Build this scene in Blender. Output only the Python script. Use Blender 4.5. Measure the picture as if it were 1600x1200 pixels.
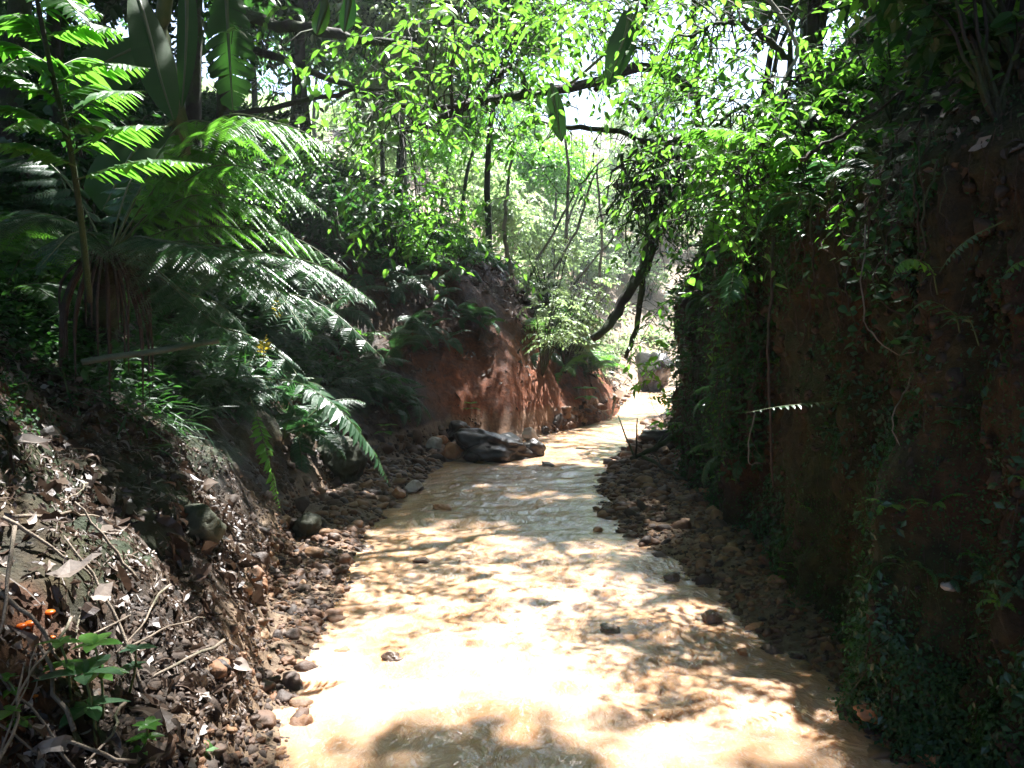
import bpy, math, random
import numpy as np
from mathutils import Vector, Matrix
from mathutils.bvhtree import BVHTree

# ------------------------------------------------------------------ camera, sky, sun, exposure
for o in list(bpy.data.objects): bpy.data.objects.remove(o)
SC = bpy.context.scene
COL = SC.collection
random.seed(5); RNG = np.random.default_rng(11)
FPX, HOR = 1256.0, 540.0                      # focal length and horizon row in photograph pixels
PITCH = math.atan((600 - HOR) / FPX)
CAM_Z = 1.5
cd = bpy.data.cameras.new('camera'); cam = bpy.data.objects.new('camera', cd); COL.objects.link(cam)
cd.sensor_width = 36.0; cd.lens = 36.0 * FPX / 1600.0; cd.clip_end = 500; cd.clip_start = 0.05
cam.location = (0, 0, CAM_Z); cam.rotation_euler = (math.radians(90) - PITCH, 0, 0)
SC.camera = cam

SUN_AZ, SUN_EL = math.radians(22), math.radians(66)
SUN = np.array([math.sin(SUN_AZ) * math.cos(SUN_EL), math.cos(SUN_AZ) * math.cos(SUN_EL), math.sin(SUN_EL)])
w = bpy.data.worlds.new('World'); SC.world = w; w.use_nodes = True
nt = w.node_tree; bg = nt.nodes['Background']
sky = nt.nodes.new('ShaderNodeTexSky'); sky.sky_type = 'NISHITA'; sky.sun_disc = False
sky.sun_elevation = SUN_EL; sky.sun_rotation = SUN_AZ; sky.air_density = 1.0; sky.dust_density = 2.0
nt.links.new(sky.outputs[0], bg.inputs[0]); bg.inputs[1].default_value = 0.10
sd = bpy.data.lights.new('sun', 'SUN'); so = bpy.data.objects.new('sun', sd); COL.objects.link(so)
sd.energy = 5.0; sd.angle = math.radians(0.7); sd.color = (1.0, 0.99, 0.975)
so.rotation_euler = Vector(SUN).to_track_quat('Z', 'Y').to_euler(); so.location = (0, 0, 30)
SC.view_settings.view_transform = 'Standard'; SC.view_settings.look = 'None'
SC.view_settings.exposure = 2.5; SC.view_settings.gamma = 1.0
cy = SC.cycles
cy.max_bounces = 7; cy.diffuse_bounces = 3; cy.glossy_bounces = 2; cy.transmission_bounces = 5; cy.transparent_max_bounces = 6
cy.caustics_reflective = False; cy.caustics_refractive = False; cy.sample_clamp_indirect = 4.0; cy.sample_clamp_direct = 20.0
cy.use_denoising = True

# ------------------------------------------------------------------ helpers
def A(*v): return np.array(v, float)
def norm(v):
    v = np.asarray(v, float); return v / np.maximum(np.linalg.norm(v, axis=-1, keepdims=True), 1e-9)
cP, sP = math.cos(PITCH), math.sin(PITCH)
def ray(px, py):
    u, v = (px - 800) / FPX, (600 - py) / FPX
    return A(u, cP + v * sP, -sP + v * cP)        # depth 1 along the view axis
def at(px, py, d): return A(0, 0, CAM_Z) + ray(px, py) * d
def project(P):
    P = np.atleast_2d(P) - A(0, 0, CAM_Z)
    dep = P[:, 1] * cP - P[:, 2] * sP; up = P[:, 1] * sP + P[:, 2] * cP
    dd = np.where(np.abs(dep) < 1e-3, 1e-3, dep)
    return 800 + FPX * P[:, 0] / dd, 600 - FPX * up / dd, dep

def _hash(ix, iy, iz):
    n = (ix * 374761393 + iy * 668265263 + iz * 2147483647 + 1013904223) & 0xffffffff
    n = ((n ^ (n >> 13)) * 1274126177) & 0xffffffff
    n = ((n ^ (n >> 16)) * 2246822519) & 0xffffffff
    return ((n ^ (n >> 15)) & 0xffffff) / float(0xffffff)
def vnoise(P):
    P = np.asarray(P, float); I = np.floor(P).astype(np.int64); F = P - I; F = F * F * (3 - 2 * F)
    r = 0
    for dx in (0, 1):
        for dy in (0, 1):
            for dz in (0, 1):
                wgt = (F[..., 0] if dx else 1 - F[..., 0]) * (F[..., 1] if dy else 1 - F[..., 1]) * (F[..., 2] if dz else 1 - F[..., 2])
                r = r + wgt * _hash(I[..., 0] + dx, I[..., 1] + dy, I[..., 2] + dz)
    return r * 2 - 1
def fbm(P, oct=4, gain=.5):
    P = np.asarray(P, float); a, s, r = 1.0, 1.0, 0
    for k in range(oct):
        r = r + a * vnoise(P * s + 17.3 * k); a *= gain; s *= 2.07
    return r

class MB:
    """collects triangles (numpy chunks) and links them as ONE mesh object"""
    def __init__(s): s.V, s.F, s.M, s.T, s.n, s.S = [], [], [], [], 0, []
    def add(s, V, F, m=0, tint=None, smooth=False):
        V = np.asarray(V, float).reshape(-1, 3); F = np.asarray(F, int).reshape(-1, 3)
        if not len(V) or not len(F): return s
        s.V.append(V); s.F.append(F + s.n); s.M.append(np.full(len(F), m)); s.n += len(V)
        s.S.append(np.full(len(F), smooth))
        s.T.append(np.full(len(V), .5) if tint is None else np.broadcast_to(tint, (len(V),)).astype(float)); return s
    def mesh(s, name, mats):
        V = np.concatenate(s.V); F = np.concatenate(s.F); me = bpy.data.meshes.new(name)
        me.vertices.add(len(V)); me.vertices.foreach_set('co', V.astype(np.float32).ravel())
        me.loops.add(len(F) * 3); me.loops.foreach_set('vertex_index', F.astype(np.int32).ravel())
        me.polygons.add(len(F)); me.polygons.foreach_set('loop_start', np.arange(0, len(F) * 3, 3, dtype=np.int32))
        me.polygons.foreach_set('material_index', np.concatenate(s.M).astype(np.int32))
        me.polygons.foreach_set('use_smooth', np.concatenate(s.S))
        for m in (mats if isinstance(mats, (list, tuple)) else [mats]): me.materials.append(m)
        t = me.attributes.new('tint', 'FLOAT', 'POINT'); t.data.foreach_set('value', np.concatenate(s.T).astype(np.float32))
        me.update(calc_edges=True); return me
    def build(s, name, mats, parent=None, loc=None):
        """loc: the thing's origin; vertices given in world space are moved to be local to it"""
        if loc is not None:
            for v in s.V: v -= np.asarray(loc, float)
        o = bpy.data.objects.new(name, s.mesh(name, mats)); COL.objects.link(o)
        if parent is not None: o.parent = parent
        if loc is not None and parent is None: o.location = loc
        return o
def empty(name, loc=(0, 0, 0), rot=(0, 0, 0), sc=1.0):
    o = bpy.data.objects.new(name, None); COL.objects.link(o); o.location = loc; o.rotation_euler = rot
    o.scale = (sc, sc, sc); o.empty_display_size = .2; return o
def tag(o, label, cat, group=None):
    o['label'] = label; o['category'] = cat
    if group: o['group'] = group
    return o
def copy_tree(o, parent=None):
    c = o.copy(); COL.objects.link(c)
    if parent is not None: c.parent = parent
    for ch in list(o.children): copy_tree(ch, c)
    return c

def bez(P, n):
    """smooth curve through the given points"""
    P = np.asarray(P, float)
    if len(P) == 2: return P[0] + (P[1] - P[0]) * np.linspace(0, 1, n)[:, None]
    Q = np.vstack([2 * P[0] - P[1], P, 2 * P[-1] - P[-2]]); k = len(P) - 1
    t = np.linspace(0, k, n); i = np.minimum(t.astype(int), k - 1); f = (t - i)[:, None]
    a, b, c, d = Q[i], Q[i + 1], Q[i + 2], Q[i + 3]
    return .5 * (2 * b + (c - a) * f + (2 * a - 5 * b + 4 * c - d) * f * f + (3 * b - a - 3 * c + d) * f ** 3)
def tube(P, r, sides=6, bump=0.0):
    P = np.asarray(P, float); n = len(P); r = np.broadcast_to(r, (n,)).astype(float)
    T = norm(np.gradient(P, axis=0)); ref = A(0, 0, 1) if abs(T[:, 2]).mean() < .8 else A(1, 0.1, 0)
    U = norm(np.cross(T, ref)); W = np.cross(T, U); a = np.linspace(0, 2 * math.pi, sides, endpoint=False)
    R = r[:, None] * np.ones(sides)
    if bump: R = R * (1 + bump * RNG.normal(size=(n, sides)))
    V = P[:, None] + R[..., None] * (np.cos(a)[None, :, None] * U[:, None] + np.sin(a)[None, :, None] * W[:, None])
    i = np.arange(n - 1)[:, None] * sides; j = np.arange(sides)[None]; j2 = (j + 1) % sides
    q = np.stack([i + j, i + j2, i + sides + j2, i + sides + j], -1).reshape(-1, 4)
    F = np.vstack([q[:, [0, 1, 2]], q[:, [0, 2, 3]]])
    V = V.reshape(-1, 3); V = np.vstack([V, P[0], P[-1]])
    c0, c1 = len(V) - 2, len(V) - 1; jj = np.arange(sides); b = (n - 1) * sides
    F = np.vstack([F, np.stack([np.full(sides, c0), (jj + 1) % sides, jj], -1), np.stack([np.full(sides, c1), b + jj, b + (jj + 1) % sides], -1)])
    return V, F
def tubes(mb, P, r, sides=6, m=0, bump=0., tint=.5):
    V, F = tube(P, r, sides, bump); mb.add(V, F, m, tint, True)
def wiggle(P, amp):
    P = np.array(P, float); n = len(P); o = np.cumsum(RNG.normal(size=(n, 3)), 0)
    o -= o[0] + (o[-1] - o[0]) * np.linspace(0, 1, n)[:, None]
    return P + o * amp
def leaf_tpl(us, ws, fold=.25, droop=.15):
    """leaf along +X, face up +Z, unit length"""
    V, rows = [], []
    for u, h in zip(us, ws):
        z = -droop * u * u
        if h <= 0: rows.append([len(V)]); V.append((u, 0, z))
        else: rows.append([len(V), len(V) + 1, len(V) + 2]); V += [(u, -h, z + fold * h), (u, 0, z), (u, h, z + fold * h)]
    F = []
    for a, b in zip(rows, rows[1:]):
        if len(a) == 1: F += [(a[0], b[0], b[1]), (a[0], b[1], b[2])]
        elif len(b) == 1: F += [(a[0], b[0], a[1]), (a[1], b[0], a[2])]
        else: F += [(a[0], b[0], b[1]), (a[0], b[1], a[1]), (a[1], b[1], b[2]), (a[1], b[2], a[2])]
    return np.array(V, float), np.array(F, int)
LANCE = leaf_tpl([0, .25, .6, 1], [0, .18, .16, 0])
OVATE = leaf_tpl([0, .18, .45, .75, 1], [0, .2, .26, .17, 0], .2, .2)
RHOMB = leaf_tpl([0, .45, 1], [0, .22, 0], .3, .1)
NARROW = leaf_tpl([0, .3, 1], [0, .09, 0], .2, .15)
PINN = leaf_tpl([0, .35, 1], [.13, .17, 0], .12, .12)
SMALL = (A([0, 0, 0], [.5, -.3, .05], [1, 0, -.05], [.5, .3, .05]), np.array([(0, 1, 2), (0, 2, 3)]))
BLADE = leaf_tpl([0, .35, .7, 1], [.02, .025, .018, 0], .2, .5)
DEAD = leaf_tpl([0, .2, .5, .8, 1], [0, .16, .2, .12, 0], .6, -.25)
def curled(seed):
    r = np.random.default_rng(seed); us = np.linspace(0, 1, 6); ws = np.array([0, .15, .21, .19, .11, 0]) * r.uniform(.6, 1.25, 6); V, F = leaf_tpl(us, ws, r.uniform(.2, .9), 0)
    V[:, 2] += r.uniform(-.25, .35) * np.sin(V[:, 0] * r.uniform(2, 5)) + .3 * r.normal() * V[:, 1]; V[:, 1] += r.uniform(-.2, .2) * V[:, 0] ** 2 + .02 * r.normal(size=len(V))
    return (V, F) if r.random() > .25 else (V * A(.7, 1.3, 1), F[: max(5, int(len(F) * r.uniform(.5, .9)))])
DEADS = [curled(k) for k in range(9)]
def scatter(mb, tpl, pos, d, n, size, m=0, tint=None, smooth=False, wid=1.0):
    V0, F0 = tpl; pos = np.asarray(pos, float).reshape(-1, 3); N = len(pos)
    if not N: return
    x = norm(np.broadcast_to(d, (N, 3))); y = norm(np.cross(np.broadcast_to(n, (N, 3)), x)); z = np.cross(x, y)
    s = np.broadcast_to(size, (N,))[:, None, None]; V0 = V0 * A(1, wid, 1)
    V = pos[:, None] + s * (V0[None, :, 0, None] * x[:, None] + V0[None, :, 1, None] * y[:, None] + V0[None, :, 2, None] * z[:, None])
    F = F0[None] + (np.arange(N) * len(V0))[:, None, None]
    t = RNG.random(N) if tint is None else np.broadcast_to(tint, (N,))
    mb.add(V.reshape(-1, 3), F.reshape(-1, 3), m, np.repeat(t, len(V0)), smooth)
def rdir(N, zlo=-1, zhi=1):
    z = RNG.uniform(zlo, zhi, N); a = RNG.uniform(0, 2 * math.pi, N); r = np.sqrt(np.maximum(0, 1 - z * z))
    return np.stack([r * np.cos(a), r * np.sin(a), z], -1)

# ------------------------------------------------------------------ materials
def mat(name):
    m = bpy.data.materials.new(name); m.use_nodes = True; t = m.node_tree
    return m, t, t.nodes['Principled BSDF'], t.nodes['Material Output']
def N_(t, typ, **kw):
    n = t.nodes.new(typ)
    for k, v in kw.items():
        if k in n.inputs: n.inputs[k].default_value = v
        else: setattr(n, k, v)
    return n
def ramp(t, fac, stops):
    r = t.nodes.new('ShaderNodeValToRGB'); e = r.color_ramp.elements
    while len(e) < len(stops): e.new(.5)
    for q, (p, c) in zip(e, stops): q.position = p; q.color = (*c, 1)
    t.links.new(fac, r.inputs[0]); return r.outputs[0]
def noise(t, scale, detail=6, rough=.6, vec=None, dist=0.):
    n = N_(t, 'ShaderNodeTexNoise', Scale=scale, Detail=detail, Roughness=rough, Distortion=dist)
    if vec is None: vec = t.nodes.new('ShaderNodeTexCoord').outputs['Object']
    t.links.new(vec, n.inputs['Vector']); return n.outputs[0]
def math_(t, op, a, b=None, clamp=False):
    n = t.nodes.new('ShaderNodeMath'); n.operation = op; n.use_clamp = clamp
    for i, v in enumerate((a, b)):
        if v is None: continue
        if isinstance(v, (int, float)): n.inputs[i].default_value = v
        else: t.links.new(v, n.inputs[i])
    return n.outputs[0]
def mixc(t, f, a, b):
    n = t.nodes.new('ShaderNodeMix'); n.data_type = 'RGBA'
    for sock, v in ((n.inputs[0], f), (n.inputs[6], a), (n.inputs[7], b)):
        if isinstance(v, (int, float)): sock.default_value = v
        elif isinstance(v, tuple): sock.default_value = (*v, 1)
        else: t.links.new(v, sock)
    return n.outputs[2]
def bump(t, h, strength, dist, nrm=None):
    b = N_(t, 'ShaderNodeBump', Strength=strength, Distance=dist); t.links.new(h, b.inputs['Height'])
    if nrm is not None: t.links.new(nrm, b.inputs['Normal'])
    return b.outputs[0]
def attr(t, name):
    a = t.nodes.new('ShaderNodeAttribute'); a.attribute_name = name; return a.outputs['Fac']

def leaf_mat(name, c0, c1, c2, trans, tf=.45, rough=.38, spec=.5):
    m, t, b, out = mat(name); ti = attr(t, 'tint')
    oi = t.nodes.new('ShaderNodeObjectInfo').outputs['Random']
    f = math_(t, 'ADD', math_(t, 'MULTIPLY', ti, .75), math_(t, 'MULTIPLY', oi, .25))
    col = ramp(t, f, [(0, c0), (.5, c1), (1, c2)])
    nz = noise(t, 30, 3)
    col = mixc(t, math_(t, 'MULTIPLY', nz, .35), col, tuple(x * .6 for x in c0))
    t.links.new(col, b.inputs['Base Color']); b.inputs['Roughness'].default_value = rough
    b.inputs['Specular IOR Level'].default_value = spec
    t.links.new(bump(t, nz, .25, .01), b.inputs['Normal'])
    tr = t.nodes.new('ShaderNodeBsdfTranslucent')
    tc = ramp(t, f, [(0, tuple(x * .65 for x in trans)), (1, trans)]); t.links.new(tc, tr.inputs[0])
    mx = t.nodes.new('ShaderNodeMixShader'); mx.inputs[0].default_value = tf
    t.links.new(b.outputs[0], mx.inputs[1]); t.links.new(tr.outputs[0], mx.inputs[2]); t.links.new(mx.outputs[0], out.inputs[0])
    return m
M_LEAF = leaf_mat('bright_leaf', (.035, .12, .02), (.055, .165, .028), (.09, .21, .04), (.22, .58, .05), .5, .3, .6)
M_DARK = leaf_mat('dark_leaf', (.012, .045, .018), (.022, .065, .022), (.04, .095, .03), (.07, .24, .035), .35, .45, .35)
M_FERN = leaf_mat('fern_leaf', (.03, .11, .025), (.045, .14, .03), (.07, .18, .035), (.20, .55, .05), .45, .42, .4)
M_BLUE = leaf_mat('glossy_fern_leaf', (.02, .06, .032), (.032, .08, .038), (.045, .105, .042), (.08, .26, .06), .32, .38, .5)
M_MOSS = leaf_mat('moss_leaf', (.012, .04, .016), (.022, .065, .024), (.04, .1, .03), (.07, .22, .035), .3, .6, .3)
M_SHADE = leaf_mat('shaded_broad_leaf', (.008, .03, .012), (.012, .04, .014), (.02, .055, .018), (.05, .16, .02), .18, .5, .25)  # darker, less translucent leaf copy with the shade put into its colour
M_YEL = leaf_mat('yellow_leaf', (.3, .22, .02), (.4, .3, .03), (.45, .38, .05), (.6, .5, .05), .4)
M_BANANA = leaf_mat('banana_leaf', (.03, .075, .02), (.04, .09, .025), (.05, .11, .03), (.07, .24, .03), .3, .6, .15)
M_FAR = leaf_mat('glare_pale_leaf', (.14, .22, .09), (.23, .32, .17), (.36, .42, .3), (.42, .62, .22), .45, .4)  # far sun glare put into the leaf colour as extra paleness
M_ORANGE = leaf_mat('orange_cap', (.6, .12, .01), (.7, .16, .01), (.75, .2, .02), (.8, .25, .02), .4)

def dead_mat():
    m, t, b, out = mat('dead_leaf'); ti = attr(t, 'tint')
    col = ramp(t, ti, [(0, (.03, .018, .013)), (.35, (.08, .05, .034)), (.7, (.22, .165, .13)), (1, (.5, .44, .39))])
    nz = noise(t, 25, 4); col = mixc(t, math_(t, 'MULTIPLY', nz, .5), col, (.06, .035, .02))
    t.links.new(col, b.inputs['Base Color']); b.inputs['Roughness'].default_value = .42
    t.links.new(bump(t, nz, .4, .01), b.inputs['Normal']); tr = t.nodes.new('ShaderNodeBsdfTranslucent'); t.links.new(col, tr.inputs[0])
    mx = t.nodes.new('ShaderNodeMixShader'); mx.inputs[0].default_value = .3; t.links.new(b.outputs[0], mx.inputs[1]); t.links.new(tr.outputs[0], mx.inputs[2]); t.links.new(mx.outputs[0], out.inputs[0]); return m
M_DEAD = dead_mat()
def bark_mat(name, c0, c1, moss=.35):
    m, t, b, out = mat(name); nz = noise(t, 9, 8, .7); n2 = noise(t, 40, 5, .7); n3 = noise(t, 3, 5, .6)
    col = ramp(t, nz, [(.3, c0), (.7, c1)])
    col = mixc(t, ramp(t, n3, [(.62 - moss * .4, (0, 0, 0)), (.72 - moss * .3, (1, 1, 1))]), col, (.035, .06, .012))
    t.links.new(col, b.inputs['Base Color']); b.inputs['Roughness'].default_value = .8
    t.links.new(bump(t, n2, .8, .02, bump(t, nz, .6, .05)), b.inputs['Normal']); return m
M_BARK = bark_mat('mossy_bark', (.014, .010, .007), (.045, .032, .022), .5)
M_ROOT = bark_mat('root_bark', (.025, .015, .01), (.085, .05, .03), .25)
M_TWIG = bark_mat('dry_twig', (.12, .09, .06), (.3, .24, .18), .1)
M_PALE = bark_mat('pale_bark', (.2, .17, .13), (.4, .36, .3), .35)
M_POLE = bark_mat('bamboo_pole', (.05, .065, .04), (.11, .13, .08), .25)
def stem_mat():
    m, t, b, o = mat('green_stem'); t.links.new(ramp(t, noise(t, 12), [(.3, (.05, .09, .02)), (.7, (.10, .11, .03))]), b.inputs['Base Color'])
    b.inputs['Roughness'].default_value = .5; return m
M_STEM = stem_mat()
def stone_mat(name, stops, rough=(.25, .6)):
    m, t, b, o = mat(name); n1 = noise(t, 6, 8, .65); n2 = noise(t, 45, 6, .7); ti = attr(t, 'tint')
    f = math_(t, 'ADD', math_(t, 'MULTIPLY', n1, .5), math_(t, 'MULTIPLY', ti, .6))
    t.links.new(ramp(t, f, stops), b.inputs['Base Color'])
    r = N_(t, 'ShaderNodeMapRange'); t.links.new(n2, r.inputs[0]); r.inputs[3].default_value = rough[0]; r.inputs[4].default_value = rough[1]
    t.links.new(r.outputs[0], b.inputs['Roughness'])
    t.links.new(bump(t, n2, .5, .01, bump(t, n1, .5, .04)), b.inputs['Normal']); return m
M_PEB = stone_mat('pebble', [(.25, (.025, .015, .01)), (.42, (.07, .034, .017)), (.58, (.15, .066, .024)), (.68, (.08, .055, .04)), (.8, (.20, .10, .04)), (.92, (.30, .20, .12))], (.45, .85))
M_WSTONE = stone_mat('wet_brown_stone', [(.25, (.03, .022, .016)), (.5, (.085, .055, .036)), (.75, (.17, .12, .085))], (.15, .45))
M_CLOD = stone_mat('earth_clod', [(.25, (.016, .010, .007)), (.5, (.038, .022, .012)), (.7, (.06, .033, .016)), (.9, (.10, .055, .028))], (.6, .95))
M_ROCK = stone_mat('wet_dark_rock', [(.3, (.010, .009, .008)), (.55, (.026, .021, .017)), (.85, (.075, .055, .038))], (.18, .5))
M_MROCK = stone_mat('mossy_rock', [(.3, (.012, .018, .007)), (.55, (.03, .034, .014)), (.85, (.06, .05, .03))], (.6, .9))
M_OSTONE = stone_mat('orange_stone', [(.2, (.16, .06, .025)), (.5, (.36, .15, .06)), (.85, (.45, .24, .11))], (.3, .55))
M_PSTONE = stone_mat('pale_stone', [(.2, (.25, .2, .16)), (.5, (.4, .34, .28)), (.85, (.55, .5, .45))], (.3, .5))

def ground_mat(name):
    m, t, b, o = mat(name); co = t.nodes.new('ShaderNodeTexCoord').outputs['Object']
    n1 = noise(t, 2.2, 8, .65, co); n2 = noise(t, 14, 8, .7, co); n3 = noise(t, 60, 6, .7, co); n4 = noise(t, .9, 5, .6, co)
    brown = ramp(t, n2, [(.3, (.012, .008, .0055)), (.55, (.032, .021, .012)), (.78, (.08, .052, .032))])
    och = ramp(t, n2, [(.3, (.03, .017, .007)), (.58, (.085, .049, .019)), (.82, (.18, .11, .055))])
    red = ramp(t, n2, [(.28, (.05, .018, .009)), (.55, (.21, .062, .02)), (.8, (.40, .14, .06))])
    sand = ramp(t, n2, [(.3, (.15, .09, .05)), (.7, (.40, .29, .19))])
    mossc = ramp(t, n2, [(.3, (.010, .02, .006)), (.7, (.03, .05, .012))])
    c = mixc(t, ramp(t, n1, [(.45, (0, 0, 0)), (.65, (1, 1, 1))]), brown, och)
    c = mixc(t, math_(t, 'MULTIPLY', attr(t, 'clay'), ramp(t, n1, [(.25, (.25,) * 3), (.5, (1, 1, 1))]), True), c, red)
    c = mixc(t, attr(t, 'sandy'), c, sand)
    mk = math_(t, 'MULTIPLY', attr(t, 'mossy'), ramp(t, n4, [(.42, (0, 0, 0)), (.6, (1, 1, 1))]), True)
    c = mixc(t, mk, c, mossc)
    t.links.new(c, b.inputs['Base Color']); 
    r = N_(t, 'ShaderNodeMapRange'); t.links.new(n1, r.inputs[0]); r.inputs[1].default_value = .3; r.inputs[2].default_value = .7
    r.inputs[3].default_value = .45; r.inputs[4].default_value = .9; t.links.new(r.outputs[0], b.inputs['Roughness'])
    b.inputs['Specular IOR Level'].default_value = .3
    t.links.new(bump(t, n3, .7, .015, bump(t, n2, .8, .06)), b.inputs['Normal']); return m
M_GROUND = ground_mat('forest_soil')

def water_mat():
    m, t, b, o = mat('muddy_water'); co = t.nodes.new('ShaderNodeTexCoord').outputs['Object']
    mp = N_(t, 'ShaderNodeMapping'); mp.inputs['Scale'].default_value = (1, .75, 1); t.links.new(co, mp.inputs[0])
    n1 = noise(t, 2.4, 5, .55, mp.outputs[0], .8)
    c = ramp(t, n1, [(.3, (.33, .172, .085)), (.5, (.42, .25, .145)), (.7, (.50, .34, .235))])      # silt carried in swirls
    mp2 = N_(t, 'ShaderNodeMapping'); mp2.inputs['Scale'].default_value = (1, .45, 1); mp2.inputs['Rotation'].default_value = (0, 0, .5); t.links.new(co, mp2.inputs[0])
    glint = math_(t, 'MULTIPLY', ramp(t, noise(t, 34, 5, .7, mp2.outputs[0], 1.2), [(.52, (0, 0, 0)), (.68, (1, 1, 1))]), ramp(t, noise(t, 3.2, 4, .6, mp.outputs[0], 1.0), [(.42, (0, 0, 0)), (.62, (.5, .5, .5))]))
    c = mixc(t, glint, c, (.66, .60, .55))                      # sky glints painted in as broken froth on the ripples
    t.links.new(c, b.inputs['Base Color']); b.inputs['Roughness'].default_value = .5; b.inputs['Specular IOR Level'].default_value = 0
    b.inputs['Subsurface Weight'].default_value = 1; b.inputs['Subsurface Radius'].default_value = (1, .7, .4); b.inputs['Subsurface Scale'].default_value = .08
    up = t.nodes.new('ShaderNodeNewGeometry').outputs['Normal']
    w1 = noise(t, 8, 4, .55, mp.outputs[0], 1.5); w2 = noise(t, 30, 3, .6, mp.outputs[0], 1.0)
    t.links.new(bump(t, w2, .3, .02, bump(t, w1, .5, .07)), b.inputs['Normal'])
    b.inputs['Coat Weight'].default_value = 1; b.inputs['Coat Roughness'].default_value = .03; b.inputs['Coat IOR'].default_value = 2.0
    t.links.new(bump(t, w2, .3, .02, bump(t, w1, .38, .05)), b.inputs['Coat Normal']); return m
M_WATER = water_mat()

# ------------------------------------------------------------------ the lie of the land
LFOOT = bez(A([-.9, -6], [-.92, 0], [-.95, 2.6], [-1.12, 3.6], [-1.5, 5.2], [-1.78, 7.2], [-1.66, 9], [-1.28, 11], [-.55, 12.6], [.35, 13.3], [1.55, 15.4], [2.3, 17.6], [2.75, 20.5], [3.6, 25], [5.2, 28.2], [9, 30], [14, 31], [30, 33]), 220)
RFOOT = bez(A([1.66, -6], [1.64, 0], [1.60, 3], [1.58, 4.6], [1.68, 5.6], [1.75, 7], [2.1, 9.5], [2.55, 12], [3.05, 14.5], [3.8, 17.5], [4.7, 20.5], [6.2, 23.2], [9, 25], [14, 26.2]), 200)
WLY = A(-6, 2.0, 2.85, 3.2, 4.2, 5.7, 7.2, 9, 10.5, 11.8, 13, 15.7, 18.8, 25, 28, 30); WLX = A(-.72, -.72, -.78, -.88, -1.0, -1.18, -1.15, -1.05, -.9, -.7, .25, 1.55, 2.4, 3.65, 4.3, 6)
WRY = A(-6, 2.0, 2.85, 3.7, 4.6, 5.7, 7.2, 9, 10.5, 11.8, 13, 15.7, 18.8, 22, 25); WRX = A(1.5, 1.5, 1.45, 1.42, 1.25, 1.12, .85, 1.05, 1.4, 1.75, 2.15, 2.75, 3.8, 5.2, 9)
def poly_dist(P, L):
    """distance to a polyline, the sign positive on its left when walking along it, and the index of the nearest point"""
    out = np.full(len(P), 1e9); sgn = np.ones(len(P)); idx = np.zeros(len(P), int)
    for k in range(len(L) - 1):
        a, b = L[k], L[k + 1]; ab = b - a; t = np.clip(((P - a) @ ab) / (ab @ ab), 0, 1)
        q = a + t[:, None] * ab; d = np.hypot(P[:, 0] - q[:, 0], P[:, 1] - q[:, 1]); m = d < out
        out[m] = d[m]; idx[m] = k; cr = ab[0] * (P[:, 1] - a[1]) - ab[1] * (P[:, 0] - a[0]); sgn[m] = np.sign(cr[m])
    return out * sgn, idx
def sstep(a, b, x): t = np.clip((x - a) / (b - a), 0, 1); return t * t * (3 - 2 * t)
def ground_z(X, Y):
    P = np.stack([X, Y], -1); d, idx = poly_dist(P, LFOOT); fy = LFOOT[idx, 1]
    near = np.interp(d, [0, .12, .45, 1.0, 2, 4, 8, 14, 30], [.06, .3, .72, 1.12, 1.85, 3.3, 6.2, 9.5, 15])
    spur = np.interp(d, [0, .15, .5, 1.1, 1.8, 2.6, 4, 8, 14, 30], [.02, .42, .95, 1.75, 2.6, 3.2, 3.9, 6.4, 9.5, 15])
    far = np.interp(d, [0, 1, 3, 8, 20, 40], [.1, .5, 1.6, 5, 12.5, 20])
    k1 = sstep(10.8, 12.4, fy); k2 = sstep(18, 27, fy)
    zl = near * (1 - k1) + spur * k1; zl = zl * (1 - k2) + far * k2
    P3 = np.stack([X, Y, zl * .8], -1)
    amp = np.clip(d, 0, 1)
    flute = vnoise(np.stack([X * 3.2 + Y * 1.2, Y * 1.6, zl * .5], -1))
    zl = zl + amp * (.16 * fbm(P3 * 1.5, 4) + .10 * flute * np.clip(1.6 - d, 0, 1)) + .06 * fbm(P3 * 5.5, 4, .6) * np.clip(d * 4, 0, 1)
    wl = np.interp(Y, WLY, WLX) - X; wr = X - np.interp(Y, WRY, WRX)
    wd = np.maximum(wl, wr) + .10 * vnoise(np.stack([X * 3.1, Y * 3.1, 0 * X], -1))
    zb = np.where(wd > 0, .05 * np.tanh(wd * 5) + .07 * np.clip(wd, 0, 1.2), np.maximum(wd * .35, -.25))
    zb = zb + np.clip(wd * 6 + .5, 0, 1) * (.02 * fbm(np.stack([X * 5, Y * 5, 0 * X], -1), 4))
    z = np.where(d > 0, np.maximum(zl, zb), zb)
    dr, _ = poly_dist(P, RFOOT)
    z = np.where(dr < -.15, -.3, z)
    return z, d, wd, fy
def nonuni(a, b, f):
    v = [a]
    while v[-1] < b: v.append(v[-1] + f(v[-1]))
    return np.array(v)
gx = np.concatenate([-nonuni(0, 45, lambda x: .03 if x < 3.2 else .03 + (x - 3.2) * .07)[::-1], nonuni(.03, 34, lambda x: .03 if x < 3 else .03 + (x - 3) * .05)])
gy = nonuni(-6, 80, lambda y: .12 if y < 1.5 else max(.028, .007 * y) if y < 30 else .007 * y * (1 + (y - 30) * .06))
X, Y = np.meshgrid(gx, gy); Z, D_, WD_, FY_ = ground_z(X.ravel(), Y.ravel())
GV = np.stack([X.ravel(), Y.ravel(), Z], -1)
def grid_faces(nr, nc):
    i = np.arange(nr - 1)[:, None] * nc + np.arange(nc - 1)[None]; i = i.ravel()
    return np.vstack([np.stack([i, i + 1, i + nc + 1], -1), np.stack([i, i + nc + 1, i + nc], -1)])
GF = grid_faces(len(gy), len(gx))
def set_attr(o, name, v):
    a = o.data.attributes.new(name, 'FLOAT', 'POINT'); a.data.foreach_set('value', np.asarray(v, np.float32))
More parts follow.
